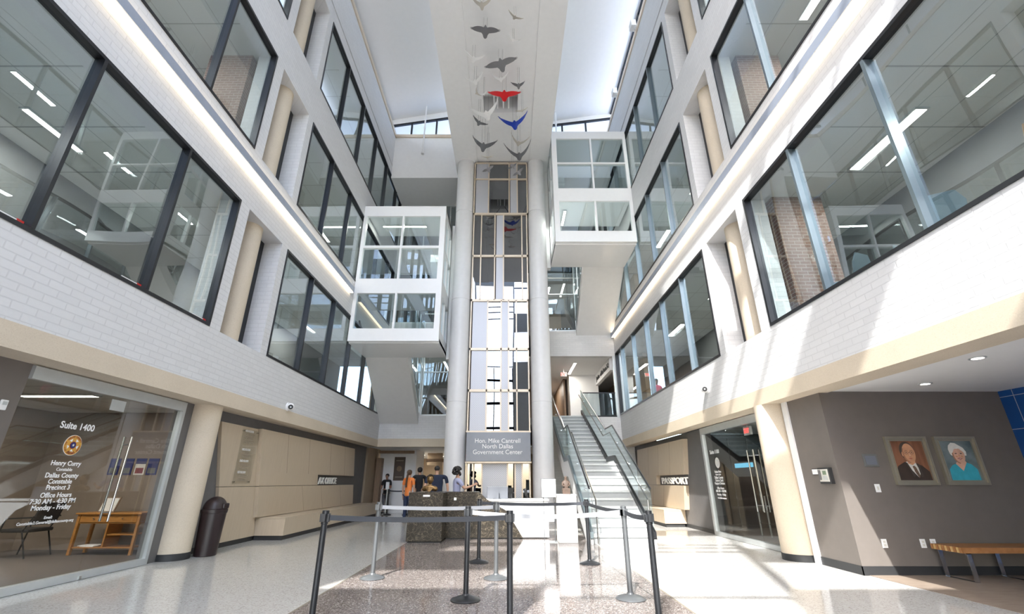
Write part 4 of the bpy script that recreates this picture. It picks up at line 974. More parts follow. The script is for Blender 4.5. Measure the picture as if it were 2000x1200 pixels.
BD = [(941, 8, .45, 42, 'bird_tan', 'pale bird with raised wings at the very top of the flock', .9, 0, 0, 0),
 (1006, 33, .45, 32, 'bird_tan', 'pale tan bird near the top right of the flock', .3, 25, 10, 25),
 (948, 57, .5, 58, 'bird_grey', 'dark grey bird with level wings near the top left of the flock', .0, 4, 2, -12),
 (1003, 78, .5, 24, 'bird_silver', 'small white bird below the pale tan bird', .5, 20, 12, 20),
 (925, 114, .6, 40, 'bird_silver', 'silver bird at the left edge of the flock, upper of two', .6, 12, 8, 10),
 (978, 122, .6, 66, 'bird_grey', 'large dark grey bird above the red one', .0, -12, -8, -10),
 (928, 159, .7, 36, 'bird_silver', 'silver bird at the left edge of the flock, lower of two', .7, -12, -10, 12),
 (978, 154, .7, 32, 'bird_silver', 'white bird between the large grey bird and the red bird', .7, -4, -6, 10),
 (1013, 166, .8, 28, 'bird_grey', 'small dark bird at the right above the red bird', 1.0, 0, -6, -20),
 (985, 183, .8, 64, 'bird_red', 'bright red bird in the middle of the flock', .10, 0, 0, 0),
 (932, 182, .8, 17, 'bird_tan', 'small tan bird left of the red one, nearly edge on', .8, 55, 30, 10),
 (945, 184, .8, 14, 'bird_silver', 'tiny white bird touching the left wing of the red one', .5, -20, -15, 10),
 (950, 222, 1.0, 60, 'bird_silver', 'large white bird below the square opening', .9, -10, -12, 0),
 (1020, 216, 1.0, 24, 'bird_tan', 'pale grey bird above the right wing of the blue one', .2, -10, -14, 20),
 (936, 239, 1.1, 32, 'bird_grey', 'grey bird left of the blue one', .4, 20, 22, 0),
 (1005, 241, 1.1, 58, 'bird_blue', 'bright blue bird in the lower half of the flock', .75, -6, -8, 0),
 (944, 284, 1.3, 50, 'bird_grey', 'dark grey bird with swept wings below left of the blue one', .9, 6, 8, -15),
 (1013, 279, 1.3, 38, 'bird_tan', 'grey and tan bird directly below the blue one', .9, 8, 10, 8),
 (1014, 303, 1.5, 54, 'bird_grey', 'grey bird with raised wings at the top of the right tall column', 1.1, -4, -6, 0),
 (952, 307, 1.5, 23, 'bird_tan', 'small pale bird just above the lift tower', .2, 0, 0, 15),
 (953, 330, 1.8, 26, 'bird_grey', 'thin grey bird in front of the tower top, at its left', .2, -18, -20, -35),
 (1001, 325, 1.8, 20, 'bird_grey', 'thin grey bird in front of the tower top, at its middle', .3, -20, -24, -30),
 (1012, 336, 1.8, 26, 'bird_grey', 'thin grey bird in front of the tower top, at its right', .2, -28, -26, -30)]
for b_ in BD: bird(b_[0], b_[1], b_[2], b_[3], b_[4], b_[5], *b_[6:])

# ================================================================== wall-hung things
def portrait(x0, label, kind):
    y = 7.57; z0, z1, x1 = 1.235, 1.965, x0+.66
    t = thing('portrait', label, 'portrait', ((x0+x1)/2, y-.04, z0)); fm = 'frame_pewter' if kind == 'man' else 'frame_silver'
    m = MB()
    def ring(d0, d1, ya, yb):
        a = (x0+d0, x1-d0, z0+d0, z1-d0); c = (x0+d1, x1-d1, z0+d1, z1-d1)
        q = [((a[0], a[2]), (a[1], a[2]), (c[1], c[2]), (c[0], c[2])), ((a[0], a[3]), (c[0], c[3]), (c[1], c[3]), (a[1], a[3])), ((a[0], a[2]), (c[0], c[2]), (c[0], c[3]), (a[0], a[3])), ((a[1], a[2]), (a[1], a[3]), (c[1], c[3]), (c[1], c[2]))]
        for r in q: m.prism([(px, ya, pz) for px, pz in r], (0, yb-ya, 0))
    ring(0, .03, y-.055, y-.002); ring(.03, .055, y-.035, y-.002); ring(.055, .07, y-.045, y-.002)
    m.build('frame', 'frame_silver', t)
    cv = MB().box(x0+.065, x1-.065, y-.022, y-.015, z0+.065, z1-.065).build('canvas', 'pic_bg_brown' if kind == 'man' else 'pic_bg_teal', t)
    W_, H_ = .53, .60; ox, oz = x0+.065, z0+.065; L = [0]
    def patch(pts, mat, nm):
        L[0] += 1; yy = y-.022-.0006*L[0]
        MB().prism([(ox+u*W_, yy, oz+v*H_) for u, v in pts], (0, -.0005, 0)).build(nm, mat, cv)
    def ell(cx, cz, rx, rz, n=28, a0=0, a1=360): return [(cx+rx*math.cos(R(a0+(a1-a0)*k/n)), cz+rz*math.sin(R(a0+(a1-a0)*k/n))) for k in range(n if a1-a0 == 360 else n+1)]
    if kind == 'man':
        patch([(0.02, 0), (.98, 0), (.97, .22), (.80, .37), (.62, .42), (.45, .42), (.30, .46), (.08, .36), (.01, .25)], 'pic_suit', 'painted_suit')
        patch([(.35, .47), (.62, .45), (.70, .22), (.64, .10), (.60, .08), (.36, .38)], 'pic_white', 'painted_shirt')
        patch([(.50, .35), (.56, .37), (.60, .33), (.66, .12), (.61, .06), (.54, .20)], 'pic_tie', 'painted_tie')
        patch(ell(.47, .74, .225, .235), 'pic_hairdark', 'painted_hair')
        patch([(.36, .58), (.40, .42), (.52, .38), (.62, .44), (.64, .58)], 'pic_face', 'painted_neck')
        patch(ell(.505, .68, .19, .25), 'pic_face', 'painted_face')
        patch(ell(.315, .66, .03, .06), 'pic_face', 'painted_ear')
        patch(ell(.505, .68, .19, .25, 14, 150, 262)+ell(.53, .69, .175, .24, 14, 150, 262)[::-1], 'pic_face_shade', 'painted_shadow')
        for cx in (.43, .59):
            patch(ell(cx, .70, .062, .042), 'pic_hairdark', 'painted_lens_rim'); patch(ell(cx, .70, .053, .034), 'pic_face', 'painted_lens'); patch(ell(cx, .70, .022, .010), 'pic_hairdark', 'painted_eye')
            patch([(cx-.055, .748), (cx+.055, .75), (cx+.04, .762), (cx-.045, .762)], 'pic_face_shade', 'painted_brow')
        patch([(.49, .705), (.53, .705), (.53, .697), (.49, .697)], 'pic_hairdark', 'painted_bridge')
        patch([(.505, .69), (.545, .605), (.535, .588), (.475, .592)], 'pic_face_shade', 'painted_nose'); patch([(.508, .69), (.533, .61), (.49, .60)], 'pic_face_light', 'painted_nose')
        patch([(.44, .555), (.51, .565), (.585, .555), (.51, .538)], 'pic_lip', 'painted_mouth'); patch([(.46, .515), (.51, .505), (.56, .515), (.51, .52)], 'pic_face_shade', 'painted_chin')
        patch([(.30, .46), (.36, .44), (.50, .12), (.44, .08)], 'pic_hairdark', 'painted_lapel'); patch([(.64, .44), (.70, .40), (.74, .10), (.66, .08)], 'pic_hairdark', 'painted_lapel')
    else:
        patch([(.08, 0), (.94, 0), (.93, .28), (.80, .40), (.66, .45), (.50, .24), (.36, .42), (.22, .38), (.10, .28)], 'pic_blue', 'painted_top')
        patch([(.36, .45), (.34, .41), (.50, .235), (.67, .45), (.62, .52)], 'pic_face_pale', 'painted_neck')
        patch([(.26+.0, .66), (.24, .78), (.28, .88), (.38, .95), (.50, .94), (.60, .88), (.70, .82), (.76, .72), (.74, .62), (.30, .62)], 'pic_white', 'painted_hair')
        patch(ell(.50, .64, .185, .225), 'pic_face_pale', 'painted_face')
        patch(ell(.50, .64, .185, .225, 14, 160, 262)+ell(.525, .65, .17, .215, 14, 160, 262)[::-1], 'pic_face_shade', 'painted_shadow')
        patch([(.30, .74), (.40, .86), (.55, .87), (.68, .76), (.70, .66), (.66, .72), (.56, .80), (.42, .79), (.33, .68)], 'pic_white', 'painted_fringe')
        for cx in (.43, .58): patch(ell(cx, .675, .035, .012), 'pic_hairdark', 'painted_eye'); patch([(cx-.05, .71), (cx, .722), (cx+.05, .71), (cx, .714)], 'pic_face_shade', 'painted_brow'); patch(ell(cx, .60, .035, .022), 'pic_face', 'painted_cheek')
        patch([(.505, .66), (.54, .595), (.47, .595)], 'pic_face', 'painted_nose')
        patch([(.42, .555), (.50, .57), (.59, .555), (.51, .515)], 'pic_lip', 'painted_mouth'); patch([(.45, .552), (.56, .552), (.51, .535)], 'pic_white', 'painted_teeth')
    return t
portrait(6.08, 'framed portrait of a balding person in a dark suit and tie, on the taupe wall', 'man')
portrait(6.87, 'framed portrait of a white-haired person in a turquoise top, on the taupe wall', 'woman')
t = thing('engraved_plate', 'small grey engraved plate left of the framed portraits', 'plaque', (5.78, 7.56, 1.5))
MB().box(5.67, 5.90, 7.555, 7.57, 1.505, 1.70).build('plate', 'olive_plate', t, bevel=.004); MB().box(5.70, 5.87, 7.550, 7.556, 1.535, 1.67).build('inner_panel', 'sign_grey', t)
def wall_plate(x, z, label, nm='switch_plate', holes=2):
    t = thing(nm, label, 'wall plate', (x, 7.565, z)); MB().box(x-.04, x+.04, 7.562, 7.57, z-.06, z+.06).build('cover', 'pure_white', t, bevel=.002)
    if nm == 'power_socket':
        for dz in (-.022, .022): MB().box(x-.017, x+.017, 7.559, 7.563, z+dz-.014, z+dz+.014).build('outlet', 'cream_plastic', t)
    else: MB().box(x-.012, x+.012, 7.556, 7.563, z-.025, z+.025).build('rocker', 'cream_plastic', t)
wall_plate(5.78, 1.19, 'white switch plate below the engraved plate')
wall_plate(5.65, .42, 'white socket plate low on the taupe wall, farthest from the bench', 'power_socket')
wall_plate(6.23, .42, 'white socket plate low on the taupe wall, left one of the pair by the bench', 'power_socket')
wall_plate(6.385, .42, 'white socket plate with a plug, touching the bench end', 'power_socket')
# telephone box on the side of the taupe wall
t = thing('intercom_panel', 'black framed intercom telephone panel by the right round column', 'intercom', (5.22, 7.9, 1.35))
MB().box(5.17, 5.23, 7.70, 7.98, 1.25, 1.50).build('housing', 'base_black', t, bevel=.005); MB().box(5.160, 5.171, 7.73, 7.955, 1.285, 1.475).build('face_plate', 'cream_plastic', t)
MB().box(5.154, 5.162, 7.765, 7.845, 1.39, 1.45).build('display', 'lcd', t); MB().box(5.135, 5.162, 7.895, 7.935, 1.31, 1.465).build('handset', 'slate_wall', t, bevel=.008)
m = MB()
for i in range(4):
    for j in range(3): m.box(5.155, 5.162, 7.755+.03*i, 7.772+.03*i, 1.31+.022*j, 1.324+.022*j)
m.build('button_pad', 'light_alu', t)
t = thing('name_tag_sign', 'small white card in a thin black holder beside the intercom', 'sign', (5.22, 8.13, 1.42))
MB().box(5.215, 5.23, 8.01, 8.20, 1.39, 1.49).build('holder', 'base_black', t); MB().box(5.211, 5.216, 8.03, 8.19, 1.40, 1.48).build('card', 'pure_white', t)
t = thing('thermostat', 'small white keypad on the taupe wall at the left edge', 'keypad', (-6.04, 5.45, 2.14))
MB().box(-6.05, -6.025, 5.39, 5.47, 2.08, 2.20).build('body', 'pure_white', t, bevel=.008); MB().box(-6.026, -6.022, 5.405, 5.455, 2.14, 2.18).build('display', 'light_alu', t)
def cctv(x, y, z, sg, label):
    t = thing('security_camera', label, 'security camera', (x, y, z))
    MB().cyl((x, y, z), (x-sg*.03, y, z), .11, .10, n=24).build('mount', 'pure_white', t, smooth=True)
    c = Vector((x-sg*.07, y, z)); d = (Vector((0, 2, 1.2))-c).normalized()
    MB().ball(c, .095, n=20, m=12).build('housing', 'pure_white', t, smooth=True)
    MB().cyl(c+d*.06, c+d*.098, .065, .05, n=20).build('lens_dome', 'base_black', t, smooth=True); MB().cyl(c+d*.09, c+d*.103, .02, n=12).build('lens', 'light_alu', t)
cctv(XL, 11.56, 3.06, -1, 'round white security camera on the left concrete beam'); cctv(XR, 11.05, 3.42, 1, 'round white security camera on the right brick wall')
for (x, y, z, sg, lb) in ((XRb, 20.0, 1.9, 1, 'small white sensor box at the far end of the right wood panel'),):
    pass
# downlights
def downlight(x, y, z, label):
    t = thing('ceiling_downlight', label, 'downlight', (x, y, z)); MB().cyl((x, y, z-.012), (x, y, z), .085, n=24).build('trim_ring', 'light_alu', t, smooth=True); MB().cyl((x, y, z-.014), (x, y, z-.01), .06, n=20).build('lamp_face', 'lamp_white', t)
downlight(6.45, 6.9, 2.70, 'round recessed downlight in the alcove ceiling above the portraits'); downlight(5.75, 5.35, 2.70, 'round recessed downlight in the alcove ceiling at the right edge')
# brown bin
t = thing('litter_bin', 'dark brown domed litter bin beside the left round column', 'litter bin', (-5.64, 9.46, 0))
MB().lathe((-5.64, 9.46, 0), [(.17, 0), (.185, .01), (.215, .72), (.225, .73), (.225, .76)], 32).build('bin_body', 'bin_brown', t, smooth=True)
pr = [(.23, .755), (.23, .79)]+[(.205*math.cos(R(a)), .80+.22*math.sin(R(a))) for a in range(0, 86, 12)]+[(.005, 1.02)]
MB().lathe((-5.64, 9.46, 0), pr, 32).build('dome_lid', 'bin_brown', t, smooth=True)
MB().box(-5.56, -5.42, 9.38, 9.56, .80, .90).build('swing_flap', 'bin_brown', t, bevel=.02)
# slatted bench
t = thing('slatted_bench', 'slatted hardwood bench on chrome loop legs below the portraits', 'bench', (7.3, 7.2, 0))
n = 11; y0, y1 = 7.0, 7.5
for i in range(n):
    y = y0+(y1-y0)*i/n; MB().box(6.28, 8.22, y+.004, y+(y1-y0)/n-.004, .36, .43).build('slat', 'ipe' if i % 2 else 'ipe', t)
m = MB().box(6.262, 6.28, y0, y1, .36, .43)
for i in range(n):
    pass
for i in range(n):
    y = y0+(y1-y0)*i/n; MB().box(6.270, 6.281, y+.006, y+(y1-y0)/n-.006, .362, .428).build('slat_end', 'ipe_end' if i % 2 else 'ipe', t)
for x in (6.34, 7.16, 8.0):
    MB().box(x, x+.06, y0+.02, y0+.032, .01, .36).box(x, x+.06, y1-.032, y1-.02, .01, .36).box(x, x+.06, y0+.02, y1-.02, 0, .012).box(x, x+.06, y0+.02, y1-.02, .348, .36).build('leg', 'chrome', t)

# ================================================================== left office furniture
t = thing('console_table', 'oak side table with drawers behind the left office glass', 'table', (-7.6, 9.7, 0))
X0, X1, Ya, Yb = -8.22, -7.02, 9.45, 9.85
MB().box(X0-.03, X1+.03, Ya-.03, Yb+.03, .70, .73).build('table_top', 'oak', t, bevel=.004)
for x in (X0, X1-.05):
    for y in (Ya, Yb-.05): MB().box(x, x+.05, y, y+.05, 0, .70).build('leg', 'oak', t)
MB().box(X0+.05, X1-.05, Ya+.02, Yb-.02, .54, .56).box(X0+.05, X1-.05, Yb-.03, Yb-.02, .56, .70).build('drawer_case', 'oak', t)
for a, b_ in ((X0+.06, -7.63), (-7.61, X1-.06)):
    d = MB().box(a, b_, Ya+.005, Ya+.3, .565, .695).build('drawer', 'oak', t); MB().ball(((a+b_)/2, Ya-.01, .63), .013).build('knob', 'chrome', d)
MB().box(X0+.05, X1-.05, Ya+.02, Yb-.02, .12, .14).box(-7.58, X1-.05, Ya+.02, Yb-.02, .34, .36).box(-7.63, -7.60, Ya+.02, Yb-.02, .14, .54).build('lower_shelf', 'oak', t)
t = thing('framed_certificate', 'framed certificate leaning on the oak table', 'picture frame', (-7.85, 9.62, .73))
MB().prism([(-8.0, 9.60, .73), (-7.68, 9.60, .73), (-7.68, 9.70, 1.0), (-8.0, 9.70, 1.0)], (0, .015, 0)).build('frame', 'brown_door', t); MB().prism([(-7.98, 9.602, .75), (-7.70, 9.602, .75), (-7.70, 9.688, .98), (-7.98, 9.688, .98)], (0, -.002, -.0)).build('paper', 'pic_white', t)
t = thing('paper_stack', 'loose white papers on the lower shelf of the oak table', 'papers', (-7.9, 9.6, .14)); MB().box(-8.05, -7.8, 9.5, 9.75, .14, .155).build('sheet', 'pure_white', t); MB().prism([(-8.08, 9.48, .156), (-7.75, 9.55, .156), (-7.8, 9.75, .156), (-8.1, 9.7, .156)], (0, 0, .01)).build('sheet', 'pure_white', t)
t = thing('guest_chair', 'black office guest chair left of the oak table', 'chair', (-8.9, 9.3, 0))
cx, cyy = -8.85, 9.2
MB().box(cx-.25, cx+.25, cyy-.25, cyy+.25, .43, .49).build('seat', 'office_black', t, bevel=.02)
MB().prism([(cx+.22, cyy-.24, .55), (cx+.26, cyy-.24, .55), (cx+.36, cyy-.24, .92), (cx+.32, cyy-.24, .92)], (0, .48, 0)).build('backrest', 'office_black', t, bevel=.015)
for s_ in (-1, 1):
    MB().tube([(cx-.3, cyy+s_*.27, .02), (cx-.2, cyy+s_*.27, .66), (cx+.28, cyy+s_*.27, .68)], .014).build('arm_frame', 'black_metal', t, smooth=True)
    MB().tube([(cx+.35, cyy+s_*.25, .02), (cx+.15, cyy+s_*.25, .45), (cx+.28, cyy+s_*.25, .7)], .013).build('rear_leg', 'black_metal', t, smooth=True)
for i, (x, mt) in enumerate(((-8.42, 'navy'), (-8.14, 'navy'), (-7.86, 'sign_grey'), (-7.60, 'navy'))):
    t = thing('wall_poster', 'small blue poster on the left office wall, %s of the row' % ['first', 'second', 'third', 'last'][i], 'poster', (x, 10.19, 1.5), 'row of small posters in the left office')
    MB().box(x-.11, x+.11, 10.185, 10.2, 1.42, 1.75).build('sheet', mt if i != 2 else 'pic_white', t); MB().box(x-.08, x+.08, 10.18, 10.186, 1.45, 1.56).build('photo_block', 'olive_plate' if i != 2 else 'maroon', t)
    if i == 2: MB().box(x-.11, x+.11, 10.18, 10.186, 1.64, 1.75).build('photo_block', 'navy', t)

# ================================================================== ceiling lights in the rooms
def strip_light(x0, x1, y0, y1, z, label, grp, w=45):
    t = thing('strip_ceiling_light', label, 'ceiling light', ((x0+x1)/2, (y0+y1)/2, z), grp)
    MB().box(x0-.03, x1+.03, y0-.03, y1+.03, z-.03, z).build('housing', 'light_alu', t); MB().box(x0, x1, y0, y1, z-.034, z-.029).build('diffuser', 'led_room', t)
    L = bpy.data.lights.new('strip_lamp', 'AREA'); L.shape = 'RECTANGLE'; L.size = max(.1, x1-x0); L.size_y = max(.1, y1-y0); L.energy = w; L.color = (1, .95, .86)
    lo = bpy.data.objects.new('lamp', L); COL.objects.link(lo); lo.parent = t; lo.location = (0, 0, -.045)
strip_light(-8.6, -7.3, 7.9, 8.05, 2.72, 'long bright ceiling light in the left office, over the oak table', None)
strip_light(-9.3, -8.0, 6.2, 6.35, 2.72, 'bright ceiling light at the back of the left office', None)
strip_light(6.2, 7.4, 10.9, 11.05, 2.72, 'bright ceiling light in the right office, nearer the glass door pair', None, 14)
strip_light(6.2, 7.4, 9.4, 9.55, 2.72, 'bright ceiling light in the right office, beside the round column', None, 14)
strip_light(-4.75, -4.6, 24.4, 26.2, 2.70, 'slanted strip light in the ceiling of the far ground floor hall', None)
strip_light(-3.9, -2.6, 27.5, 27.65, 2.70, 'crosswise strip light in the ceiling of the far ground floor hall', None)
strip_light(-3.4, -2.4, 29.6, 29.75, 2.70, 'last strip light in the ceiling of the far ground floor hall', None)
strip_light(3.2, 3.33, 21.3, 23.7, 6.68, 'strip light in the ceiling above the head of the stairs', None)
strip_light(2.2, 2.33, 26.3, 28.5, 6.68, 'strip light deep in the hall above the stairs', None)
for sg, xf, side in ((-1, XL, 'left'), (1, XR, 'right')):
    for l in range(3):
        for k, y in enumerate((1.6, 5.6, 12.2, 16.2)):
            xx = xf+sg*(1.75 if side == 'right' else 2.2)
            ww = .05 if side == 'left' else .09; strip_light(xx-ww, xx+ww, y, y+(1.0 if side == 'left' else 1.5), TOP[l]+.12, 'ceiling strip light in the %s floor office behind the %s windows, %s from the camera' % (['second', 'third', 'fourth'][l], side, ['nearest', 'second', 'third', 'farthest'][k]), 'office strip lights behind the %s windows' % side, 80)
strip_light(-5.2, -3.4, 16.2, 16.3, 11.24, 'glowing strip light under the roof of the left glass box', None)
strip_light(-4.6, -2.9, 16.4, 16.5, 8.0+.0, 'glowing strip light under the floor of the left glass box', None)
strip_light(2.3, 2.4, 15.8, 16.9, 11.70, 'strip light inside the right glass box', None)
strip_light(2.9, 3.0, 21.5, 23.3, 11.0, 'slanted strip light behind the glazed opening beside the right grey column', None)
strip_light(-3.1, -3.0, 21.0, 23.0, 6.68, 'slanted strip light behind the glazed opening beside the left grey column', None)
# exit signs in halls
for nm, (x, y, z), lb in (('exit_sign', (-2.35, 25, 2.45), 'red exit sign hanging in the far ground floor hall'), ('exit_sign', (2.85, 22.6, 6.30), 'red exit sign hanging above the head of the stairs')):
    t = thing(nm, lb, 'exit sign', (x, y, z)); MB().box(x-.15, x+.15, y-.02, y+.02, z, z+.2).build('sign_body', 'pure_white', t)
    m = MB(); put_text(m, 'EXIT', .18, (x, y-.022, z+.04), (1, 0, 0), up, .02, .004, sx=.8); m.build('lettering', 'exit_red', t)
    MB().cyl((x, y, z+.2), (x, y, (2.70 if z < 3 else 6.68)), .012).build('hanger', 'light_alu', t)
# sprinkler rods
for x, y, zt_, zb_, lb in ((-4.07, 17.3, 18.85, 15.9, 'thin white pipe hanging from the roof left of the spine'), (2.36, 17.3, 18.42, 16.9, 'thin white pipe hanging from the roof right of the spine')):
    t = thing('hanging_pipe', lb, 'pipe', (x, y, zb_)); MB().cyl((x, y, zb_), (x, y, zt_), .035, n=12).build('pipe', 'white_paint', t, smooth=True)
    MB().cyl((x, y, zb_-.03), (x, y, zb_+.06), .07, n=16).build('end_fitting', 'white_paint', t, smooth=True); MB().cyl((x, y, (zb_+zt_)/2), (x, y, (zb_+zt_)/2+.08), .055, n=16).build('coupling', 'white_paint', t, smooth=True)
# flood lamps on right ledge
for i, y in enumerate((9.6, 12.2, 15.4)):
    t = thing('ledge_floodlight', 'small white floodlight on the right wall ledge, %s from the camera' % ['nearest', 'second', 'farthest'][i], 'floodlight', (XR, y, 17.5)); MB().box(XR-.22, XR-.02, y-.15, y+.15, 17.55, 17.85).build('lamp_head', 'pure_white', t, bevel=.02); MB().box(XR-.06, XR+.1, y-.03, y+.03, 17.47, 17.6).build('bracket', 'light_alu', t)

# ================================================================== chairs and tables upstairs
def shell_chair():
    t = thing('shell_chair', 'x', 'chair', (0, 0, 0), 'shell chairs behind the right windows')
    s_ = MB().prism([(-.23, -.22, .44), (.23, -.22, .44), (.21, .2, .43), (-.21, .2, .43)], (0, 0, .03)); s_.build('seat', 'chair_shell', t, bevel=.01)
    b_ = MB().prism([(-.2, .2, .47), (.2, .2, .47), (.23, .27, .70), (.15, .29, .86), (-.15, .29, .86), (-.23, .27, .70)], (0, .02, .0)); b_.build('backrest', 'chair_shell', t, bevel=.006)
    for sx in (-1, 1):
        for yy in (-.2, .2): MB().tube([(sx*.2, yy*.8, .44), (sx*.24, yy*1.2, 0)], .012).build('leg', 'chrome', t, smooth=True)
        MB().tube([(sx*.21, .2, .45), (sx*.21, .27, .72)], .010).build('back_post', 'chrome', t, smooth=True)
    return t
c0 = shell_chair(); first = True
for (x, y, z, rz, lb) in ((5.75, 6.9, 3.95, 200, 'grey shell chair against the second floor right window, by the brick pier'), (5.8, 5.2, 3.95, 150, 'grey shell chair behind the second floor right window, beside the near mullion'),
        (6.4, 6.1, 3.95, 20, 'grey shell chair on the inner side of the second floor table'), (5.75, 10.9, 3.95, 160, 'grey shell chair at the near end of the second floor window beyond the column slot'),
        (5.75, 6.7, 8.08, 170, 'blue grey shell chair behind the third floor right window, by the brick pier'), (5.7, 5.6, 8.08, 185, 'blue grey shell chair behind the third floor right window, middle of three'), (5.7, 4.5, 8.08, 175, 'blue grey shell chair behind the third floor right window, nearest of three'),
        (5.8, 11.2, 8.08, 170, 'blue grey shell chair behind the third floor window beyond the column slot')):
    c = c0 if first else copy_tree(c0); first = False; c.location = (x, y, z); c.rotation_euler = (0, 0, R(rz)); c['label'] = lb
def table(x, y, z, lb):
    t = thing('meeting_table', lb, 'table', (x, y, z)); MB().box(x-.4, x+.4, y-.7, y+.7, z+.71, z+.74).build('table_top', 'oak', t, bevel=.005)
    for sx in (-.34, .34):
        for sy in (-.62, .62): MB().cyl((x+sx, y+sy, z), (x+sx, y+sy, z+.71), .02, n=10).build('leg', 'chrome', t, smooth=True)
table(6.5, 4.6, 3.95, 'wooden table inside the second floor office behind the near right window'); table(6.9, 5.4, 8.08, 'wooden table inside the third floor office behind the right window')
t = thing('wooden_easel', 'pale wooden easel behind the near right second floor window', 'easel', (5.75, 3.85, 3.95))
for a, b_ in (((5.7, 3.7, 3.96), (5.75, 3.9, 5.0)), ((5.7, 4.1, 3.96), (5.75, 3.92, 5.0)), ((6.2, 3.9, 3.96), (5.77, 3.91, 5.0))): MB().tube([a, b_], .02, 6).build('leg', 'oak', t)

# directory entries
for z0 in (2.30, 1.90, 1.66, 1.42):
    m = MB()
    for i in range(5 if z0 > 2.2 else 3):
        m.box(XLb+.109, XLb+.111, 10.55, 10.60, z0-.012-.045*i, z0-.045*i); m.box(XLb+.109, XLb+.111, 10.64, 10.92-.03*(i % 3), z0-.012-.045*i, z0-.045*i)
    m.build('entry_lines', 'ink_grey', bpy.data.objects['directory_plate'])
t = thing('framed_notice', 'dark framed notice on the pale partition in the far hall', 'poster', (-5.0, 22, 1.3))
MB().box(-5.25, -4.75, 21.97, 22.0, 1.34, 2.36).build('board', 'office_dark', t); m = MB()
m.prism([(-5.0+.12*math.cos(R(18*k)), 21.968, 1.85+.12*math.sin(R(18*k))) for k in range(20)], (0, -.003, 0)); m.build('round_mark', 'brown_door', t)
m = MB().box(-5.17, -4.83, 21.964, 21.97, 2.18, 2.22).box(-5.17, -4.83, 21.964, 21.97, 1.47, 1.51); m.build('text_band', 'ink_grey', t)
t = thing('fire_alarm_pull', 'small red fire alarm box on the pale partition', 'alarm', (-5.3, 22, 1.0)); MB().box(-5.45, -5.36, 21.96, 22.0, 1.0, 1.12).build('box_body', 'red_plastic', t, bevel=.004); MB().box(-5.43, -5.38, 21.95, 21.961, 1.03, 1.05).build('pull_handle', 'pure_white', t)
t = thing('hand_gel_stand', 'white hand gel dispenser on a post in the far hall', 'dispenser', (-5.2, 20.9, 0)); MB().cyl((-5.2, 20.9, .0), (-5.2, 20.9, 1.0), .02).build('post', 'light_alu', t); MB().box(-5.27, -5.13, 20.85, 20.95, .98, 1.28).build('dispenser_body', 'pure_white', t, bevel=.01); MB().cyl((-5.2, 20.9, 0), (-5.2, 20.9, .02), .15, n=20).build('base', 'light_alu', t)

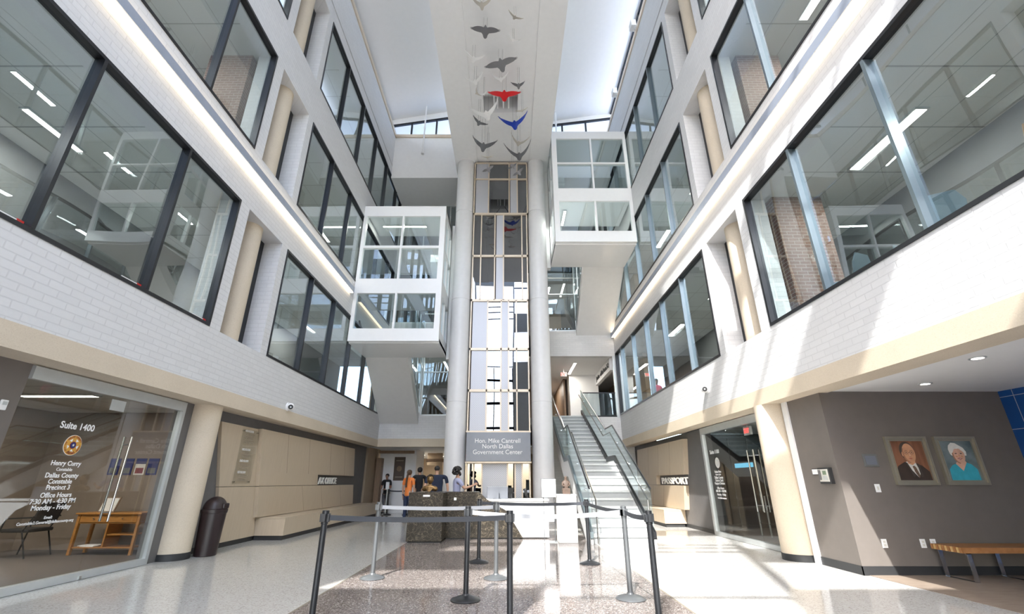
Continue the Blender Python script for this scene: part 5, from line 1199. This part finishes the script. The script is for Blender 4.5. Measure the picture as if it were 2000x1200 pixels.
# ================================================================== people
def person(label, x, y, z, rz, top, legs, skin, hair, style='short', H=1.72, arms='down', sleeve='short', sit=False, w=1.0, mask=False):
    k = H/1.72
    t = thing('person', label, 'person', (x, y, z))
    # faces +y in its own frame
    hipz = .93
    def arm(s_):
        if arms == 'point' and s_ > 0: return [(.21*s_, .02, 1.40), (.25*s_, .16, 1.20), (.20*s_, .40, 1.27), (.19*s_, .47, 1.30)]
        if arms == 'front': return [(.20*s_, 0, 1.415), (.26*s_, .02, 1.12), (.16*s_, .22, 1.05), (.12*s_, .28, 1.05)]
        return [(.20*s_, 0, 1.415), (.245*s_, -.01, 1.12), (.26*s_, .04, .87), (.265*s_, .06, .80)]
    body = [[(0, 0, hipz, .13*w, .10), (0, -.01, 1.08, .125*w, .095), (0, 0, 1.24, .145*w, .105), (0, -.005, 1.40, .12*w, .085), (0, 0, 1.47, .055), (0, .01, 1.52, .05), (0, .02, 1.58, .062), (0, .02, 1.645, .078), (0, .01, 1.70, .05)]]
    idx = 9
    for s_ in (-1, 1):
        a = arm(s_); body.append([3, (a[0][0]*w, a[0][1], a[0][2], .055), (a[1][0]*w, a[1][1], a[1][2], .042), (a[2][0]*w, a[2][1], a[2][2], .029), (a[3][0]*w, a[3][1], a[3][2], .032, .018)]); hi = idx+3; idx += 4
        h = Vector((a[3][0]*w, a[3][1], a[3][2])); d = (Vector((a[3][0]*w, a[3][1], a[3][2]))-Vector((a[2][0]*w, a[2][1], a[2][2]))).normalized(); sd = Vector((0, 1, 0)) if abs(d.z) > .7 else Vector((0, 0, 1))
        for q in range(4):
            o_ = sd*(-.024+.016*q); L = (.07, .085, .08, .062)[q]; cu = Vector((-s_*.02, 0, 0)) if abs(d.z) > .7 else Vector((0, 0, -.02))
            p1 = h+d*.045+o_; p2 = p1+d*L*.5; p3 = p1+d*L*.9+cu
            body.append([hi, (*p1, .009), (*p2, .008), (*p3, .007)]); idx += 3
        p1 = h+sd*.035+d*.01; p2 = p1+sd*.015+d*.03; body.append([hi, (*p1, .010), (*p2, .008)]); idx += 2
    for s_ in (-1, 1):
        body.append([0, (.095*s_, 0, .84, .085), (.10*s_, .01, .48, .055), (.10*s_, -.01, .10, .036), (.10*s_, -.01, .05, .035), (.105*s_, .12, .035, .034, .025)]); idx += 5
    b_ = skin_mesh('body', body, skin, t, 2)
    sh = [[(0, 0, hipz-.11, .15*w, .122), (0, 0, hipz-.02, .152*w, .118), (0, -.01, 1.08, .14*w, .11), (0, 0, 1.24, .16*w, .12), (0, -.005, 1.41, .125*w, .095), (0, 0, 1.47, .062)]]
    for s_ in (-1, 1):
        a = arm(s_); f_ = .75 if sleeve == 'short' else 1
        e = Vector(a[0]).lerp(Vector(a[1]), f_); ch = [4, (a[0][0]*w, a[0][1], a[0][2], .068), (e.x*w, e.y, e.z, .056)]
        if sleeve == 'long': ch.append((a[2][0]*w, a[2][1], a[2][2], .04))
        sh.append(ch)
    skin_mesh('shirt', sh, top, t, 2)
    tr = [[(0, 0, hipz-.01, .142*w, .110)]]
    for s_ in (-1, 1): tr.append([0, (.095*s_, 0, .82, .098), (.10*s_, .01, .48, .07), (.10*s_, -.01, .10, .055)])
    skin_mesh('trousers', tr, legs, t, 2)
    for s_ in (-1, 1): MB().ball((.105*s_, .05, .045), .05, .14, .045, 12, 8, lambda q: Vector((q.x, q.y, max(q.z, -.04)))).build('shoe', 'base_black', t, smooth=True, org=(0, 0, 0)).location = (0, 0, 0)
    f = MB()
    f.tube([(0, .085, 1.645), (0, .112, 1.61), (0, .092, 1.60)], .011, 6)
    for s_ in (-1, 1): f.ball((s_*.080, .015, 1.63), .012, .02, .03, 8, 6)
    f.build('nose_and_ears', skin, t, smooth=True, org=(0, 0, 0)).location = (0, 0, 0)
    f = MB()
    for s_ in (-1, 1): f.ball((s_*.030, .088, 1.645), .010, .008, .007, 8, 6)
    f.build('eyes', 'base_black', t, org=(0, 0, 0)).location = (0, 0, 0)
    if mask: MB().ball((0, .055, 1.585), .062, .065, .05, 14, 10).build('face_mask', 'black_cloth', t, smooth=True, org=(0, 0, 0)).location = (0, 0, 0)
    else: MB().ball((0, .085, 1.575), .025, .012, .007, 8, 6).build('mouth', 'pic_lip', t, org=(0, 0, 0)).location = (0, 0, 0)
    hm = MB()
    if style == 'curly':
        rnd = random.Random(5)
        for i in range(90):
            a = rnd.uniform(0, 6.28); e = rnd.uniform(-.6, 1.5); q = Vector((math.cos(a)*math.cos(e), math.sin(a)*math.cos(e), math.sin(e)))
            if q.y > .55 and q.z < .45: continue
            hm.ball(Vector((0, -.01, 1.665))+Vector((q.x*.115, q.y*.12, q.z*.115)), rnd.uniform(.03, .045), n=8, m=6)
    elif style == 'long':
        hm.ball((0, -.005, 1.66), .10, .11, .10, 18, 12, lambda q: Vector((q.x, min(q.y, .055 if q.z < .04 else 1), q.z)))
        hm.tube([(0, -.09, 1.66), (.01, -.14, 1.52), (0, -.15, 1.38), (-.01, -.15, 1.25), (0, -.15, 1.14)], .035, 8)
    elif style == 'cap':
        hm.ball((0, .005, 1.665), .095, .105, .085, 18, 12, lambda q: Vector((q.x, q.y, max(q.z, -.01)))); hm.box(-.06, .06, .08, .17, 1.665, 1.675)
        hm.ball((0, -.02, 1.63), .088, .085, .07, 14, 10)
    else:
        hm.ball((0, -.005, 1.665), .090, .10, .085, 18, 12, lambda q: Vector((q.x, min(q.y, .05 if q.z < .02 else 1), max(q.z, -.06))))
    hm.build('hair' if style != 'cap' else 'cap', hair, t, smooth=True, org=(0, 0, 0)).location = (0, 0, 0)
    t.rotation_euler = (0, 0, R(rz)); t.scale = (k, k, k); return t
person('person with curly dark hair and lavender shirt pointing behind the desk', -1.38, 13.1, 0, -70, 'lavender_cloth', 'jean_cloth', 'skin_tan', 'hair_black', 'curly', 1.60, 'point', mask=True)
person('person in an orange shirt with long brown hair, seen from behind in the hall', -3.55, 17.3, 0, -25, 'orange_cloth', 'jean_cloth', 'skin_tan', 'hair_brown', 'long', 1.66, 'down')
person('person in a black shirt and cap facing away beside the orange shirt', -3.35, 18.2, 0, 10, 'black_cloth', 'black_cloth', 'skin_tan', 'hair_black', 'cap', 1.78, 'front')
person('broad person in a navy T-shirt facing away behind the bronze bust', -2.28, 15.4, 0, 5, 'navy_cloth', 'jean_cloth', 'skin_tan', 'hair_black', 'short', 1.74, 'down', w=1.45)
person('person in dark red half hidden by the left grey column', -2.25, 18.6, 0, 0, 'red_cloth', 'black_cloth', 'skin_brown', 'hair_black', 'short', 1.68, 'down')
person('person in a bright pink top behind the second floor right window', 5.75, 17.3, 3.35, 200, 'pink_cloth', 'black_cloth', 'skin_brown', 'hair_black', 'short', 1.66, 'front')
person('dark clothed person standing in the doorway at the left edge of the hall', -5.35, 21.3, 0, 160, 'black_cloth', 'grey_cloth', 'skin_brown', 'hair_black', 'short', 1.6, 'front')
bpy.data.objects.remove(_to)
